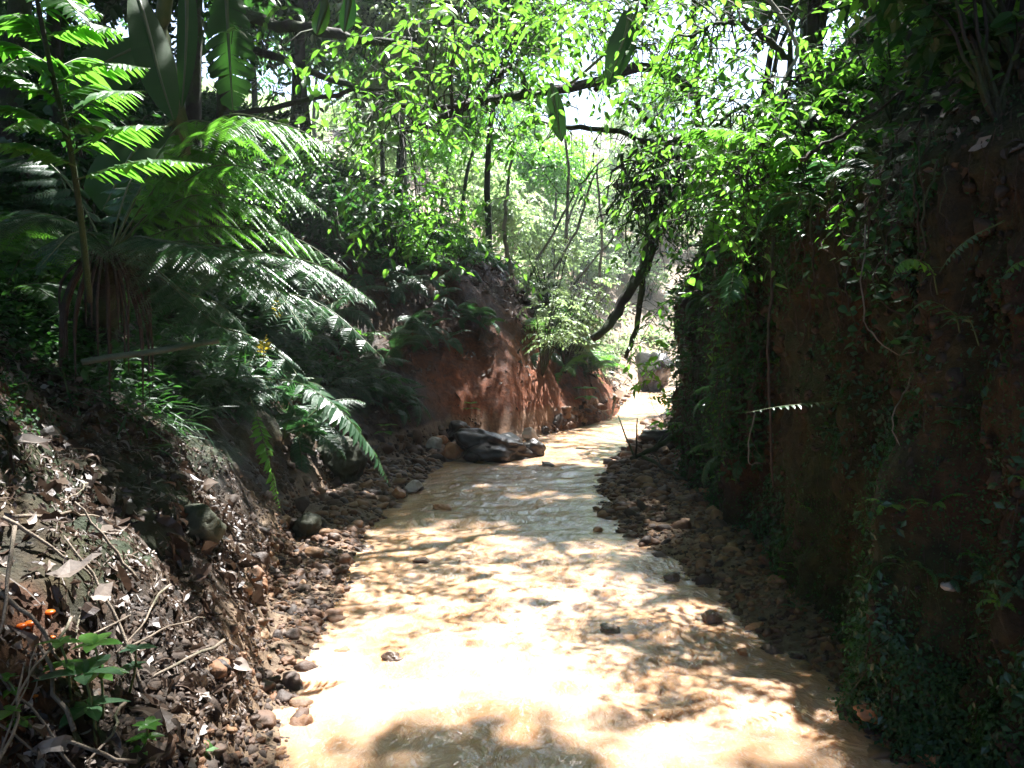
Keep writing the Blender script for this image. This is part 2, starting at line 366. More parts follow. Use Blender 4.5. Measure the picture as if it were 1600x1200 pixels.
ground = MB().add(GV, GF, 0, None, True).build('ground', M_GROUND); ground['kind'] = 'structure'
ksp = (1 - .75 * sstep(.5, 1.3, D_)) * sstep(11.5, 12.6, FY_) * (1 - sstep(19, 22, FY_)) * np.clip(D_ * 8 + .5, 0, 1) * (1 - sstep(2.2, 4, D_))
n_cl = fbm(GV * .9, 3)
set_attr(ground, 'clay', np.clip(ksp + .5 * sstep(.1, .5, n_cl) * (D_ > 0) * (D_ < 1.2), 0, 1))
sandy = np.where(D_ < .15, .55, 0) * np.where(WD_ > -.1, 1, 0) + np.where((FY_ > 24) & (D_ > 0), .75 * (1 - sstep(14, 22, D_)), 0)
set_attr(ground, 'sandy', np.clip(sandy, 0, 1)); set_attr(ground, 'mossy', np.where((D_ > .4) & (FY_ < 11.5), .9, 0) + np.where((FY_ > 22) & (D_ > 3), .4, 0))

# right bank: an earth wall swept along the foot of the bank, then a litter slope above it
T = norm(np.gradient(RFOOT, axis=0)); 
seglen = np.concatenate([[0], np.cumsum(np.hypot(*np.diff(RFOOT, axis=0).T))])
sv = [0.0]
while sv[-1] < seglen[-1]: sv.append(sv[-1] + (.1 if sv[-1] < 7.5 else .03 if sv[-1] < 13 else .06 if sv[-1] < 20 else .12))
sv = np.minimum(np.array(sv), seglen[-1]); FX = np.stack([np.interp(sv, seglen, RFOOT[:, k]) for k in (0, 1)], -1)
TX = norm(np.stack([np.interp(sv, seglen, T[:, k]) for k in (0, 1)], -1)); NX = np.stack([TX[:, 1], -TX[:, 0]], -1)
prof = A([-.05, -.35], [0, 0], [.10, .5], [.16, 1.1], [.14, 1.7], [.10, 2.1], [.16, 2.35], [.5, 2.75], [1.2, 3.4], [2.4, 4.4], [4.5, 5.9], [9, 8.5], [16, 11.5])
pl = np.concatenate([[0], np.cumsum(np.hypot(*np.diff(prof, axis=0).T))])
tv = np.concatenate([np.arange(0, 3.4, .03), np.arange(3.4, 6, .08), np.arange(6, pl[-1], .4)])
OFF, HZ = np.interp(tv, pl, prof[:, 0]), np.interp(tv, pl, prof[:, 1])
far_s = sstep(20, 27, sv)
WV = np.zeros((len(sv), len(tv), 3)); hs = 1 + .1 * vnoise(np.stack([sv * .5, 0 * sv, 0 * sv], -1))
WV[..., 0] = FX[:, None, 0] + NX[:, None, 0] * OFF[None] * (1 - .6 * far_s[:, None]); WV[..., 1] = FX[:, None, 1] + NX[:, None, 1] * OFF[None] * (1 - .6 * far_s[:, None])
WV[..., 2] = HZ[None] * np.where(HZ[None] > 0, hs[:, None], 1)
Q = WV.reshape(-1, 3); up = np.clip((np.repeat(HZ[None], len(sv), 0).ravel() + .3) * 2, 0, 1)
QS = np.stack([np.repeat(sv, len(tv)), np.tile(tv, len(sv)) * .55, 0 * Q[:, 0]], -1)
dsp = .05 - .10 * np.abs(fbm(QS * A(3, 1.6, 1) + 11, 4)) - .06 * np.abs(fbm(QS * 6 + 2, 4)) + .2 * fbm(QS * 1.1, 4) + .07 * fbm(QS * A(7, 1.6, 1) + 5, 3) + .03 * fbm(QS * 11, 3) + .022 * fbm(QS * A(19, 17, 1), 2, .7)
Q = Q + up[:, None] * dsp[:, None] * np.stack([np.repeat(NX[:, 0], len(tv)), np.repeat(NX[:, 1], len(tv)), np.full(len(Q), .3)], -1)
WV_, WF = Q, grid_faces(len(sv), len(tv))
wall = MB().add(WV_, WF, 0, None, True).build('stream_bank', M_GROUND); wall['kind'] = 'structure'
zz = WV_[:, 2]; set_attr(wall, 'clay', .12 * sstep(.0, .5, fbm(WV_ * .8 + 9, 3)) * (zz < 2.2)); set_attr(wall, 'sandy', 0 * zz)
set_attr(wall, 'mossy', .8 * np.ones(len(zz)))

# water
wy = nonuni(-3, 29.5, lambda y: max(.022, .0055 * y)); nc = 150
wl_ = np.interp(wy, WLY, WLX) - .35; wr_ = np.interp(wy, WRY, WRX) + .35; wr_ = np.where(wy > 22, np.maximum(wr_, 9), wr_)
WX = wl_[:, None] + (wr_ - wl_)[:, None] * np.linspace(0, 1, nc)[None]; WY = np.repeat(wy[:, None], nc, 1)
wp = np.stack([WX.ravel(), WY.ravel(), 0 * WX.ravel()], -1)
wq = wp + .12 * np.stack([vnoise(wp * 1.7), vnoise(wp * 1.7 + 40), 0 * wp[:, 0]], -1)
wz = .016 * fbm(wq * A(1.5, 2.6, 1), 2) + .010 * (1 - 2 * np.abs(fbm(wq * A(1.9, 3.8, 1) + 3, 2))) + .007 * (1 - 2 * np.abs(fbm(wq * A(4.5, 8, 1), 2))) + .003 * fbm(wq * A(10, 14, 1), 2)
edge = np.minimum(np.abs(wp[:, 0] - np.interp(wp[:, 1], WLY, WLX)), np.abs(wp[:, 0] - np.interp(wp[:, 1], WRY, WRX)))
wz = wz * (.25 + .75 * np.clip(edge / .5, 0, 1)); wp[:, 2] = wz
water = MB().add(wp, grid_faces(len(wy), nc), 0, None, True).build('stream_water', M_WATER); water['kind'] = 'structure'

BV = np.vstack([GV, WV_, wp]); BF = np.vstack([GF, WF + len(GV), grid_faces(len(wy), nc) + len(GV) + len(WV_)])
BVH = BVHTree.FromPolygons(BV.tolist(), BF.tolist())
def hit(px, py):
    r = ray(px, py); h = BVH.ray_cast(Vector((0, 0, CAM_Z)), Vector(r))
    if h[0] is None: return None
    n = np.array(h[1]); n = -n if n @ r > 0 else n
    return np.array(h[0]), n
def drop(x, y, z=30):
    h = BVH.ray_cast(Vector((x, y, z)), Vector((0, 0, -1))); return np.array(h[0]) if h[0] is not None else A(x, y, 0)
def sample(V, F, n, dens):
    """random points on a mesh, area times density"""
    a, b, c = V[F[:, 0]], V[F[:, 1]], V[F[:, 2]]; nn = np.cross(b - a, c - a); ar = np.linalg.norm(nn, axis=1)
    wgt = ar * dens((a + b + c) / 3, norm(nn)); wgt = wgt / wgt.sum(); i = RNG.choice(len(F), n, p=wgt)
    u, v = RNG.random(n), RNG.random(n); s = u + v > 1; u[s] = 1 - u[s]; v[s] = 1 - v[s]
    N = norm(nn[i]); N = np.where((N[:, 2:3] < -.2), -N, N)
    return a[i] + u[:, None] * (b - a)[i] + v[:, None] * (c - a)[i], N
def view(C, far=40, margin=150):
    px, py, d = project(C); return (d > .6) & (d < far) & (px > -margin) & (px < 1600 + margin) & (py > -margin) & (py < 1200 + margin)
def tang(N):
    n = len(N); r = rdir(n); t = norm(r - (r * N).sum(1, keepdims=True) * N); return t

# ------------------------------------------------------------------ stones
def ico():
    p = (1 + 5 ** .5) / 2
    V = norm(A([-1, p, 0], [1, p, 0], [-1, -p, 0], [1, -p, 0], [0, -1, p], [0, 1, p], [0, -1, -p], [0, 1, -p], [p, 0, -1], [p, 0, 1], [-p, 0, -1], [-p, 0, 1]))
    F = np.array([(0, 11, 5), (0, 5, 1), (0, 1, 7), (0, 7, 10), (0, 10, 11), (1, 5, 9), (5, 11, 4), (11, 10, 2), (10, 7, 6), (7, 1, 8), (3, 9, 4), (3, 4, 2), (3, 2, 6), (3, 6, 8), (3, 8, 9), (4, 9, 5), (2, 4, 11), (6, 2, 10), (8, 6, 7), (9, 8, 1)])
    return V, F
def subdiv(V, F):
    V = [tuple(v) for v in V]; cache = {}; out = []
    def mid(a, b):
        k = (min(a, b), max(a, b))
        if k not in cache: cache[k] = len(V); V.append(tuple(norm((np.array(V[a]) + np.array(V[b])) / 2)))
        return cache[k]
    for a, b, c in F:
        x, y, z = mid(a, b), mid(b, c), mid(c, a); out += [(a, x, z), (b, y, x), (c, z, y), (x, y, z)]
    return np.array(V), np.array(out)
ICO0 = ico(); ICO1 = subdiv(*ICO0); ICO2 = subdiv(*ICO1); ICO3 = subdiv(*ICO2); ICO4 = subdiv(*ICO3)
def rock_shape(tpl, seed, ax, rough=.22, facets=7):
    V, F = tpl; r = np.random.default_rng(seed); V = V.copy()
    for k in range(facets):                                  # chip flat faces off a round stone
        n = norm(r.normal(size=3)); h = r.uniform(.55, .9); e = V @ n - h; V = V - np.clip(e, 0, None)[:, None] * n * .9
    V = V * (1 + rough * fbm(V * 1.6 + seed * 3.1, 4))[:, None]
    return V * np.asarray(ax, float), F
def rotm(rx, ry, rz): return np.array(Matrix.Rotation(rz, 3, 'Z') @ Matrix.Rotation(ry, 3, 'Y') @ Matrix.Rotation(rx, 3, 'X'))
def stones(mb, P, size, tpls, flat=.65, tint=None):
    n = len(P); k = RNG.integers(0, len(tpls), n)
    for j, (V0, F0) in enumerate(tpls):
        I = np.where(k == j)[0]
        if not len(I): continue
        a = RNG.uniform(0, 6.28, len(I)); ti = RNG.uniform(-.5, .5, (2, len(I)))
        Rm = np.stack([rotm(ti[0, q], ti[1, q], a[q]) for q in range(len(I))]); ax = np.stack([RNG.uniform(.8, 1.3, len(I)), RNG.uniform(.7, 1, len(I)), RNG.uniform(flat * .7, flat * 1.2, len(I))], -1)
        V = np.einsum('nij,nkj->nki', Rm, V0[None] * ax[:, None]) * size[I][:, None, None] + P[I][:, None]
        F = F0[None] + (np.arange(len(I)) * len(V0))[:, None, None]
        t = RNG.random(len(I)) if tint is None else tint[I]
        mb.add(V.reshape(-1, 3), F.reshape(-1, 3), 0, np.repeat(t, len(V0)), True)
PEBT = [rock_shape(ICO1, 20 + k, (1, 1, 1), .3, 9) for k in range(10)]
PEBT2 = [rock_shape(ICO2, 40 + k, (1, 1, 1), .3, 11) for k in range(12)]
def dens_gravel(C, N):
    d, _ = poly_dist(C[:, :2], LFOOT); wl = np.interp(C[:, 1], WLY, WLX) - C[:, 0]; wr = C[:, 0] - np.interp(C[:, 1], WRY, WRX)
    wd = np.maximum(wl, wr); dr, _ = poly_dist(C[:, :2], RFOOT)
    patch = .12 + sstep(-.15, .35, fbm(C * 1.3 + 4, 3)) + .8 * np.clip(1 - wd * 2.2, 0, 1)
    patch = np.where((wr > 0), 1.2, patch) * np.where((C[:, 1] > 11.8) & (wl > 0) & (C[:, 0] > -.5), 0, 1)
    return ((d < .12) & (dr > -.1) & (wd > -.12) & view(C, 26)) * patch / np.maximum(C[:, 1], 2.2) ** .9
P, Nn = sample(GV, GF, 15000, dens_gravel)
sz = np.clip(RNG.lognormal(math.log(.014), .72, len(P)), .005, .085) * np.clip(P[:, 1] / 6, .8, 1.7)
mb = MB(); nearm = P[:, 1] < 6
P = P - sz[:, None] * A(0, 0, .02)
stones(mb, P[nearm], sz[nearm], PEBT2); stones(mb, P[~nearm], sz[~nearm], PEBT)
def clods(V, F, n, dens, lo, hi, mb):
    P, Nn = sample(V, F, n, dens); z = np.clip(RNG.lognormal(math.log(lo), .5, n), lo * .4, hi) * np.clip(P[:, 1] / 5, .8, 2); stones(mb, P - Nn * (z * .45)[:, None], z, PEBT, .9, .15 + .5 * RNG.random(n))
cm = MB()
clods(WV_, WF, 3800, lambda C, N: (C[:, 2] > -.02) * (C[:, 2] < 2.5) * view(C, 13) * (.2 + sstep(-.2, .4, fbm(C * 1.7, 3))) / np.maximum(C[:, 1], 2), .016, .07, cm)
clods(GV, GF, 3800, lambda C, N: (poly_dist(C[:, :2], LFOOT)[0] > -.25) * (poly_dist(C[:, :2], LFOOT)[0] < .35) * (C[:, 1] < 11) * view(C, 18) * (.15 + sstep(-.2, .4, fbm(C * 1.7 + 8, 3))) / np.maximum(C[:, 1], 2), .016, .07, cm)
gravel = mb.build('gravel', M_PEB); gravel['kind'] = 'stuff'
clod = cm.build('earth_clods', M_CLOD); clod['kind'] = 'stuff'

def rock(name, px, py, ax, m, seed, label, cat='stone', rot=(0, 0, 0), tpl=ICO3, rough=.22, facets=7, sink=.25, group=None, depth=None):
    h = hit(px, py); p = h[0] if depth is None else at(px, py, depth)
    V, F = rock_shape(tpl, seed, ax, rough, facets); V = V @ rotm(*rot).T
    p = p + A(0, 0, ax[2] * (1 - 2 * sink) - .0)
    o = MB().add(V, F, 0, .5, True).build(name, m); o.location = p
    return tag(o, label, cat, group)
rock('boulder', 772, 716, (.56, .42, .25), M_ROCK, 3, 'large wet dark boulder slumped below the red clay bank at the water edge', 'boulder', (0, .15, .3), ICO4, .3, 9, .22)
for k, (px, py, s, m, lab) in enumerate([
    (835, 712, .17, M_ROCK, 'dark wet rock at the stream end of the large boulder'),
    (829, 690, .15, M_PSTONE, 'pale rounded rock leaning on the large boulder beside red clay'),
    (737, 722, .13, M_ROCK, 'small dark wet rock standing in front of the large boulder'),
    (722, 708, .16, M_ROCK, 'dark rock between the large boulder and the tan stones'),
    (708, 718, .17, M_OSTONE, 'tan brown rock at the left foot of the large boulder'),
    (678, 702, .12, M_PSTONE, 'tan rock resting on gravel under the left bank'),
    (690, 696, .11, M_OSTONE, 'reddish rock behind the tan stones near the boulder'),
    (716, 690, .22, M_ROCK, 'long black rock lying behind the tan stones under the bank'),
    (648, 770, .09, M_PSTONE, 'pale stone lying on the sunlit left gravel bar'),
    (624, 778, .08, M_OSTONE, 'orange stone on the left gravel bar beside the pale stone')]):
    rock('rock', px, py, (s * 1.05, s * .85, s * .75), m, 60 + k, lab, 'rock', (.1, .1, k * 1.3), ICO3, .2, 7, .05)
for k, (px, py, s, m, lab) in enumerate([
    (1368, 1115, (.088, .05, .042), M_OSTONE, 'orange oval stone at the right water edge below creeping plants'),
    (1110, 968, (.075, .06, .05), M_WSTONE, 'grey topped stone standing in shallow water beside the right bank'),
    (1160, 1022, (.032, .028, .024), M_OSTONE, 'small brown stone poking from sunlit shallow water near the right bank'),
    (1176, 980, (.06, .035, .02), M_OSTONE, 'flat red stone at the foot of the right bank'),
    (933, 830, (.06, .04, .03), M_OSTONE, 'brown stone poking out of midstream water by the right gravel'),
    (952, 984, (.06, .05, .022), M_WSTONE, 'low wet rock breaking the stream surface in midstream'),
    (612, 1030, (.05, .04, .03), M_WSTONE, 'dark stone just breaking the water near the left gravel'),
    (660, 877, (.09, .06, .025), M_WSTONE, 'flat dark stone washed over by a curling ripple'),
    (1245, 1025, (.06, .04, .02), M_WSTONE, 'dark stone half sunk at the shaded right water edge'),
    (1460, 1185, (.06, .05, .03), M_OSTONE, 'brown stone under the creeping plants in the lower corner'),
    (985, 838, (.07, .05, .045), M_WSTONE, 'dark stone at the water edge of the right gravel bar'),
    (855, 727, (.12, .07, .035), M_WSTONE, 'small dark snag stone splashing in bright upper stream'),
    (693, 795, (.11, .07, .04), M_OSTONE, 'brown stone at the tip of the left gravel bar'),
    (1050, 905, (.07, .055, .045), M_WSTONE, 'dark rounded stone at the near tip of the right gravel bar')]):
    rock('stone', px, py, s, m, 90 + k, lab, 'stone', (.1, .15, .4 + k), ICO3, .24, 9, .42)
rock('boulder', 532, 748, (.28, .24, .3), M_MROCK, 7, 'dark mossy boulder standing in shade at the foot of the left bank', 'boulder', (0, 0, 1), ICO4, .25, 8, .3)
rock('boulder', 478, 838, (.15, .12, .12), M_MROCK, 8, 'mossy rock in shade at the edge of the left mud', 'boulder', (0, 0, 2), ICO3, .25, 8, .25)
rock('boulder', 310, 840, (.16, .12, .13), M_MROCK, 9, 'slanting grey rock stuck in the near left bank', 'boulder', (.3, .4, 2), ICO3, .2, 8, .4)
rock('boulder', 1020, 592, (.9, .6, .7), M_ROCK, 12, 'dark boulder beside the bright far bend of the stream', 'boulder', (0, 0, 2), ICO3, .25, 8, .35, depth=26.5)
rock('rock', 1485, 915, (.036, .028, .016), M_PSTONE, 13, 'white stone sticking out of the right earth wall', 'rock', (.2, 0, .4), ICO3, .2, 6, .45)
rock('rock', 1205, 850, (.05, .05, .06), M_ROCK, 14, 'grey stone bedded low in the right earth wall', 'rock', (.2, 0, .4), ICO3, .2, 6, .45)
rock('boulder', 1030, 690, (.3, .3, .12), M_ROCK, 15, 'flat topped dark rock under the driftwood on the right bank', 'boulder', (0, 0, .4), ICO3, .25, 8, .3)

# ------------------------------------------------------------------ litter and moss (stuff)
def lay(mb, P, Nn, tpl, size, lift=.01, tint=None, tilt=.35, wid=1.0):
    n = norm(Nn + tilt * rdir(len(P))); k = RNG.integers(0, len(DEADS), len(P)); t = tang(n); size = np.broadcast_to(size, (len(P),)); tint = RNG.random(len(P)) if tint is None else np.broadcast_to(tint, (len(P),))
    for j, tp in enumerate(DEADS):
        i = k == j; scatter(mb, tp, P[i] + n[i] * lift, t[i], n[i], size[i], 0, tint[i], wid=wid)
def dens_litter(C, N):
    d, i = poly_dist(C[:, :2], LFOOT); fy = LFOOT[i, 1]
    k = np.where(d < .12, .05, np.where(fy < 11, .45 + 1.2 * sstep(-.3, .3, fbm(C * .9, 3)), np.where(fy < 20, .3 + 3 * sstep(-.2, .3, fbm(C * 1.1, 3)) * sstep(.3, .8, d), 1.2)))
    return k * view(C, 45) / np.maximum(C[:, 1], 2.0) ** 1.1
mb = MB(); P, Nn = sample(GV, GF, 20000, dens_litter)
lay(mb, P, Nn, DEAD, np.clip(RNG.lognormal(math.log(.055), .4, len(P)), .025, .13) * np.clip(P[:, 1] / 7, .8, 2.6), .012, RNG.random(len(P)) ** 1.6, .3)
P, Nn = sample(WV_, WF, 8000, lambda C, N: (C[:, 2] > 2.1) * view(C, 20) / np.maximum(C[:, 1], 2))
lay(mb, P, Nn, DEAD, np.clip(RNG.lognormal(math.log(.04), .4, len(P)), .02, .09), .012, RNG.random(len(P)) ** 1.7, .3)
P, Nn = sample(GV, GF, 2600, lambda C, N: (poly_dist(C[:, :2], LFOOT)[0] > .08) * view(C, 5, 60) * (project(C)[0] < 420) * (.25 + sstep(-.3, .2, fbm(C * 1.5 + 3, 3))))
P2, N2 = sample(GV, GF, 6500, lambda C, N: (poly_dist(C[:, :2], LFOOT)[0] > .02) * view(C, 5.5, 60) * (project(C)[0] < 480) * (.35 + sstep(-.3, .2, fbm(C * 2.5 + 3, 3))))
lay(mb, P2, N2, DEAD, RNG.uniform(.012, .04, len(P2)), .006, RNG.random(len(P2)) ** 1.6, .5)                     # crumbled leaf scraps
scatter(mb, BLADE, P2[::5] + N2[::5] * .01, tang(N2[::5]), N2[::5], RNG.uniform(.05, .2, len(P2[::5])), 0, RNG.random(len(P2[::5])), wid=.6)   # straws
for w_, tp in ((.7, DEAD), (1.2, DEAD), (1.0, OVATE), (.5, DEAD)):
    i = RNG.random(len(P)) < .3; lay(mb, P[i], Nn[i], tp, np.clip(RNG.lognormal(math.log(.05), .5, i.sum()), .02, .17), .012, RNG.random(i.sum()) ** 2.2, .25, wid=w_)
o = mb.build('leaf_litter', M_DEAD); o['kind'] = 'stuff'
# moss and tiny creepers in clumps
def clumped(P, Nn, k, rad):
    i = np.repeat(np.arange(len(P)), k); t = tang(Nn[i]) * (RNG.random(len(i)) ** .6 * rad)[:, None]
    return P[i] + t + Nn[i] * (RNG.random(len(i)) * .03 + .003)[:, None], Nn[i]
mb = MB()
P, Nn = sample(WV_, WF, 1500, lambda C, N: (C[:, 2] > .02) * (C[:, 2] < 2.4) * view(C, 13) * (sstep(-.1, .45, fbm(C * 1.4 + 2, 3)) + .05 + .8 * sstep(.75, .15, C[:, 2])) / np.maximum(C[:, 1], 2) ** 1.2)
q, n = clumped(P, Nn, 24, .11); n = norm(n + .7 * rdir(len(n))); scatter(mb, SMALL, q, norm(tang(n) + A(0, 0, -.4)), n, RNG.uniform(.008, .02, len(q)) * np.clip(q[:, 1] / 4.5, .9, 2))
P, Nn = sample(WV_, WF, 260, lambda C, N: (C[:, 2] < .35 + .2 * vnoise(C * 2)) * (C[:, 2] > -.02) * (C[:, 1] < 3.6) * view(C, 13))
q, n = clumped(P, Nn, 30, .1); q = q + n * (RNG.random(len(q)) * .06)[:, None]; n = norm(n + A(0, 0, .6) + .6 * rdir(len(n))); scatter(mb, RHOMB, q, norm(tang(n) + A(-.2, 0, -.3)), n, RNG.uniform(.012, .026, len(q)), wid=1.5)
P, Nn = sample(GV, GF, 900, lambda C, N: (poly_dist(C[:, :2], LFOOT)[0] > .95) * view(C, 11) * (C[:, 1] < 11) * (sstep(-.05, .5, fbm(C * 1.5, 3)) + .04) / np.maximum(C[:, 1], 2.2) ** 1.2)
q, n = clumped(P[:620], Nn[:620], 22, .1); n = norm(n + .7 * rdir(len(n))); scatter(mb, RHOMB, q, tang(n), n, RNG.uniform(.008, .035, len(q)) * np.clip(q[:, 1] / 4.5, .9, 2), wid=1.4)
o = mb.build('moss', M_MOSS); o['kind'] = 'stuff'
mb = MB()
P, Nn = sample(WV_, WF, 1900, lambda C, N: (C[:, 2] > .02) * (C[:, 2] < 2.3) * view(C, 12) * (sstep(-.05, .4, fbm(C * A(1.8, 1.8, .9) + 12, 3)) + .04) / np.maximum(C[:, 1], 2) ** 1.3)
q, n = clumped(P, Nn, 15, .1); n = norm(n + A(0, 0, .5) + .6 * rdir(len(n))); scatter(mb, RHOMB, q + n * .01, norm(tang(n) + A(0, 0, -.5)), n, RNG.uniform(.01, .045, len(q)), wid=1.3)
o = mb.build('creeping_plants', M_BLUE); o['kind'] = 'stuff'
mb = MB()                                                    # fine rootlets and dead fern stalks hanging on the earth wall
P, Nn = sample(WV_, WF, 4500, lambda C, N: (C[:, 2] > .3) * (C[:, 2] < 2.6) * view(C, 14) * (.15 + sstep(-.1, .4, fbm(C * A(2.2, 2.2, .8), 3))) / np.maximum(C[:, 1], 2))
scatter(mb, BLADE, P + Nn * .02, A(0, 0, -1) + .22 * rdir(len(P)), Nn + .3 * rdir(len(P)), RNG.uniform(.05, .24, len(P)), 0, RNG.random(len(P)), wid=.4)
o = mb.build('rootlets', M_ROOT); o['kind'] = 'stuff'
def tufts(mb, P, Nn, k, rad, ls, tpl, wid=1.):
    i = np.repeat(np.arange(len(P)), k); n = len(i); d = norm(rdir(n, -.1, .9) + Nn[i] * .5); q = P[i] + d * (RNG.random(n) * rad)[:, None] + A(0, 0, .02)
    scatter(mb, tpl, q, norm(d * A(1, 1, .3) + .5 * rdir(n)), A(0, 0, 1) + .5 * rdir(n), ls * RNG.uniform(.5, 1.2, n) * np.clip(q[:, 1] / 6, .8, 2.2), 0, RNG.random(n), wid=wid)
def spurbare(C):
    d, i = poly_dist(C[:, :2], LFOOT); fy = LFOOT[i, 1]; return ((fy < 11.3) | (fy > 17.5) | (d > 2.3)) * 1.0
mb = MB()
P, Nn = sample(GV, GF, 2600, lambda C, N: (poly_dist(C[:, :2], LFOOT)[0] > .9) * view(C, 22) * (C[:, 1] > 4.5) * spurbare(C) * (.1 + sstep(-.2, .3, fbm(C * .8 + 7, 3))) / np.maximum(C[:, 1], 3))
tufts(mb, P, Nn, 14, .3, .075, OVATE)
P, Nn = sample(GV, GF, 1200, lambda C, N: (poly_dist(C[:, :2], LFOOT)[0] > .7) * view(C, 22) * (C[:, 1] > 4.5) * spurbare(C) / np.maximum(C[:, 1], 3))
tufts(mb, P, Nn, 12, .12, .28, BLADE)
P, Nn = sample(WV_, WF, 900, lambda C, N: (C[:, 2] > 2.0) * view(C, 22) / np.maximum(C[:, 1], 2) ** .6)
tufts(mb, P, Nn, 14, .28, .07, OVATE)
P, Nn = sample(WV_, WF, 800, lambda C, N: (C[:, 2] > .3) * (C[:, 1] > 6.5) * view(C, 26))
tufts(mb, P, Nn, 14, .28, .06, OVATE)
o = mb.build('undergrowth', M_DARK); o['kind'] = 'stuff'
mb = MB()
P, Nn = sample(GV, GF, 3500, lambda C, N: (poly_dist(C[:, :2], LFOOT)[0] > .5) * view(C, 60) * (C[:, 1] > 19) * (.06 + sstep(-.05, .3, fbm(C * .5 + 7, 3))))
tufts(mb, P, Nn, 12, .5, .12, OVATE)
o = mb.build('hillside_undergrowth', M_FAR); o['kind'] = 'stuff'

# ------------------------------------------------------------------ ferns
def frond_local(L, npin, pw, bip=True, droop=.45, up=.55, mesh_name='frond', mats=None, leaflet=PINN, nsub=13):
    """a frond lying along +X from the origin, arching up and over"""
    u = np.linspace(0, 1, 24); ang = up - (up + droop) * u ** .9 * 1.0 - droop * u
    d = np.stack([np.cos(ang), 0 * u, np.sin(ang)], -1); P = np.vstack([[0, 0, 0], np.cumsum(d, 0)[:-1] * L / 24])
    return frond_on(P, npin, pw, bip, leaflet, nsub)
def frond_on(P, npin, pw, bip=True, leaflet=PINN, nsub=13, side=None, start=.18, hang=.25, rr=.008):
    mb = MB(); n = len(P); L = np.linalg.norm(np.diff(P, axis=0), axis=1).sum()
    tubes(mb, P, np.linspace(rr, rr * .25, n), 5, 1)
    Tn = norm(np.gradient(P, axis=0)); S = norm(np.cross(Tn, A(0, 0, 1))) if side is None else norm(np.cross(Tn, np.broadcast_to(side, Tn.shape)))
    U = np.cross(S, Tn); us = np.linspace(start, .985, npin)
    for u in us:
        k = u * (n - 1); i = min(int(k), n - 2); f = k - i; p = P[i] * (1 - f) + P[i + 1] * f; t, s, nu = Tn[i], S[i], U[i]
        v = (u - start) / (1 - start); ln = pw * (min(1, .45 + v * 2.2) * (1 - v ** 2.2) + .06)
        for sg in (-1, 1):
            if RNG.random() < .05: continue                   # a broken-off pinna
            j = (1 + .08 * RNG.normal()) * (RNG.uniform(.4, .9) if RNG.random() < .1 else 1); d = norm(s * sg * 1.0 + t * (.35 + .5 * v) - nu * hang * (.6 + .5 * RNG.random()) + .08 * RNG.normal(size=3))
            if not bip:
                scatter(mb, leaflet, p[None], d, nu + .15 * RNG.normal(size=3), ln * j, 0, RNG.random(1) * .5 + .25); continue
            m = max(4, int(nsub * ln / pw)); w_ = np.linspace(.06, 1, m); Lp = ln * j
            pp = p + d * Lp * w_[:, None] - nu * (w_ ** 2 * Lp * .22)[:, None]; dd = norm(np.gradient(pp, axis=0))
            sp = norm(np.cross(dd, nu)); ls = np.maximum(.2 * pw * (1 - w_ ** 1.6) + .015 * pw, .05 * pw)
            base = RNG.random() * .6 + .2
            for q in (-1, 1):
                scatter(mb, leaflet, pp, norm(sp * q + dd * .45 - nu * .15), nu + .12 * RNG.normal(size=(m, 3)), ls * RNG.uniform(.8, 1.1, m), 0, base + .2 * RNG.random(m), wid=min(1.3, max(.35, .42 * (Lp / m) / (.17 * ls.mean()))))
            tubes(mb, pp[[0, m // 2, -1]], [rr * .3, rr * .2, rr * .1], 3, 1)
    return mb
def fern_proto(name, nf, L, npin, pw, bip, mats, up=.75, droop=.6, leaflet=PINN, nsub=12, spread=6.28, trunk=0):
    root = empty(name)
    meshes = [frond_local(L, npin, pw, bip, droop * dv, up, leaflet=leaflet, nsub=nsub).mesh('frond', mats) for dv in (.8, 1.1, 1.4)]
    for k in range(nf):
        o = bpy.data.objects.new('frond', meshes[k % 3]); COL.objects.link(o); o.parent = root; o.location = (0, 0, trunk)
        s = random.uniform(.75, 1.1); o.scale = (s, s, s)
        o.rotation_euler = (random.uniform(-.2, .2), random.uniform(-.55, .15), k * spread / nf + random.uniform(-.25, .25))
    return root
FERNM = [M_FERN, M_STEM]; BLUEM = [M_BLUE, M_STEM]
FP = [fern_proto('fern', 7, .75, 24, .13, False, BLUEM, leaflet=LANCE),
      fern_proto('fern', 8, 1.0, 15, .27, True, BLUEM, nsub=17),
      fern_proto('fern', 6, .55, 22, .09, False, FERNM, leaflet=LANCE),
      fern_proto('fern', 7, 1.15, 15, .32, True, FERNM, nsub=18)]
ORD = ['first', 'second', 'third', 'fourth', 'fifth', 'sixth', 'seventh', 'eighth', 'ninth', 'tenth', 'eleventh', 'twelfth', 'thirteenth', 'fourteenth', 'fifteenth', 'sixteenth', 'seventeenth', 'eighteenth', 'nineteenth', 'twentieth']
def rank_label(objs, text, cat, group):
    """text names the kind and the place; the order from the left edge of the photograph tells members apart"""
    objs = sorted(objs, key=lambda o: project(np.array(o.location))[0][0])
    for k, o in enumerate(objs): tag(o, text.replace('#', ORD[k] if k < 20 else 'last'), cat, group)
USED = set()
def rpx(n, x0, x1, y0, y1): return [(x0 + (x1 - x0) * (k + RNG.random()) / n, RNG.uniform(y0, y1)) for k in range(n)]
def place(proto, p, sc, rz=None, tilt=0., tdir=0.):
    if proto.name not in USED: USED.add(proto.name); o = proto
    else: o = copy_tree(proto)
    o.location = p; o.rotation_euler = (tilt * math.sin(tdir), tilt * math.cos(tdir), random.uniform(0, 6.28) if rz is None else rz); o.scale = (sc,) * 3
    return o
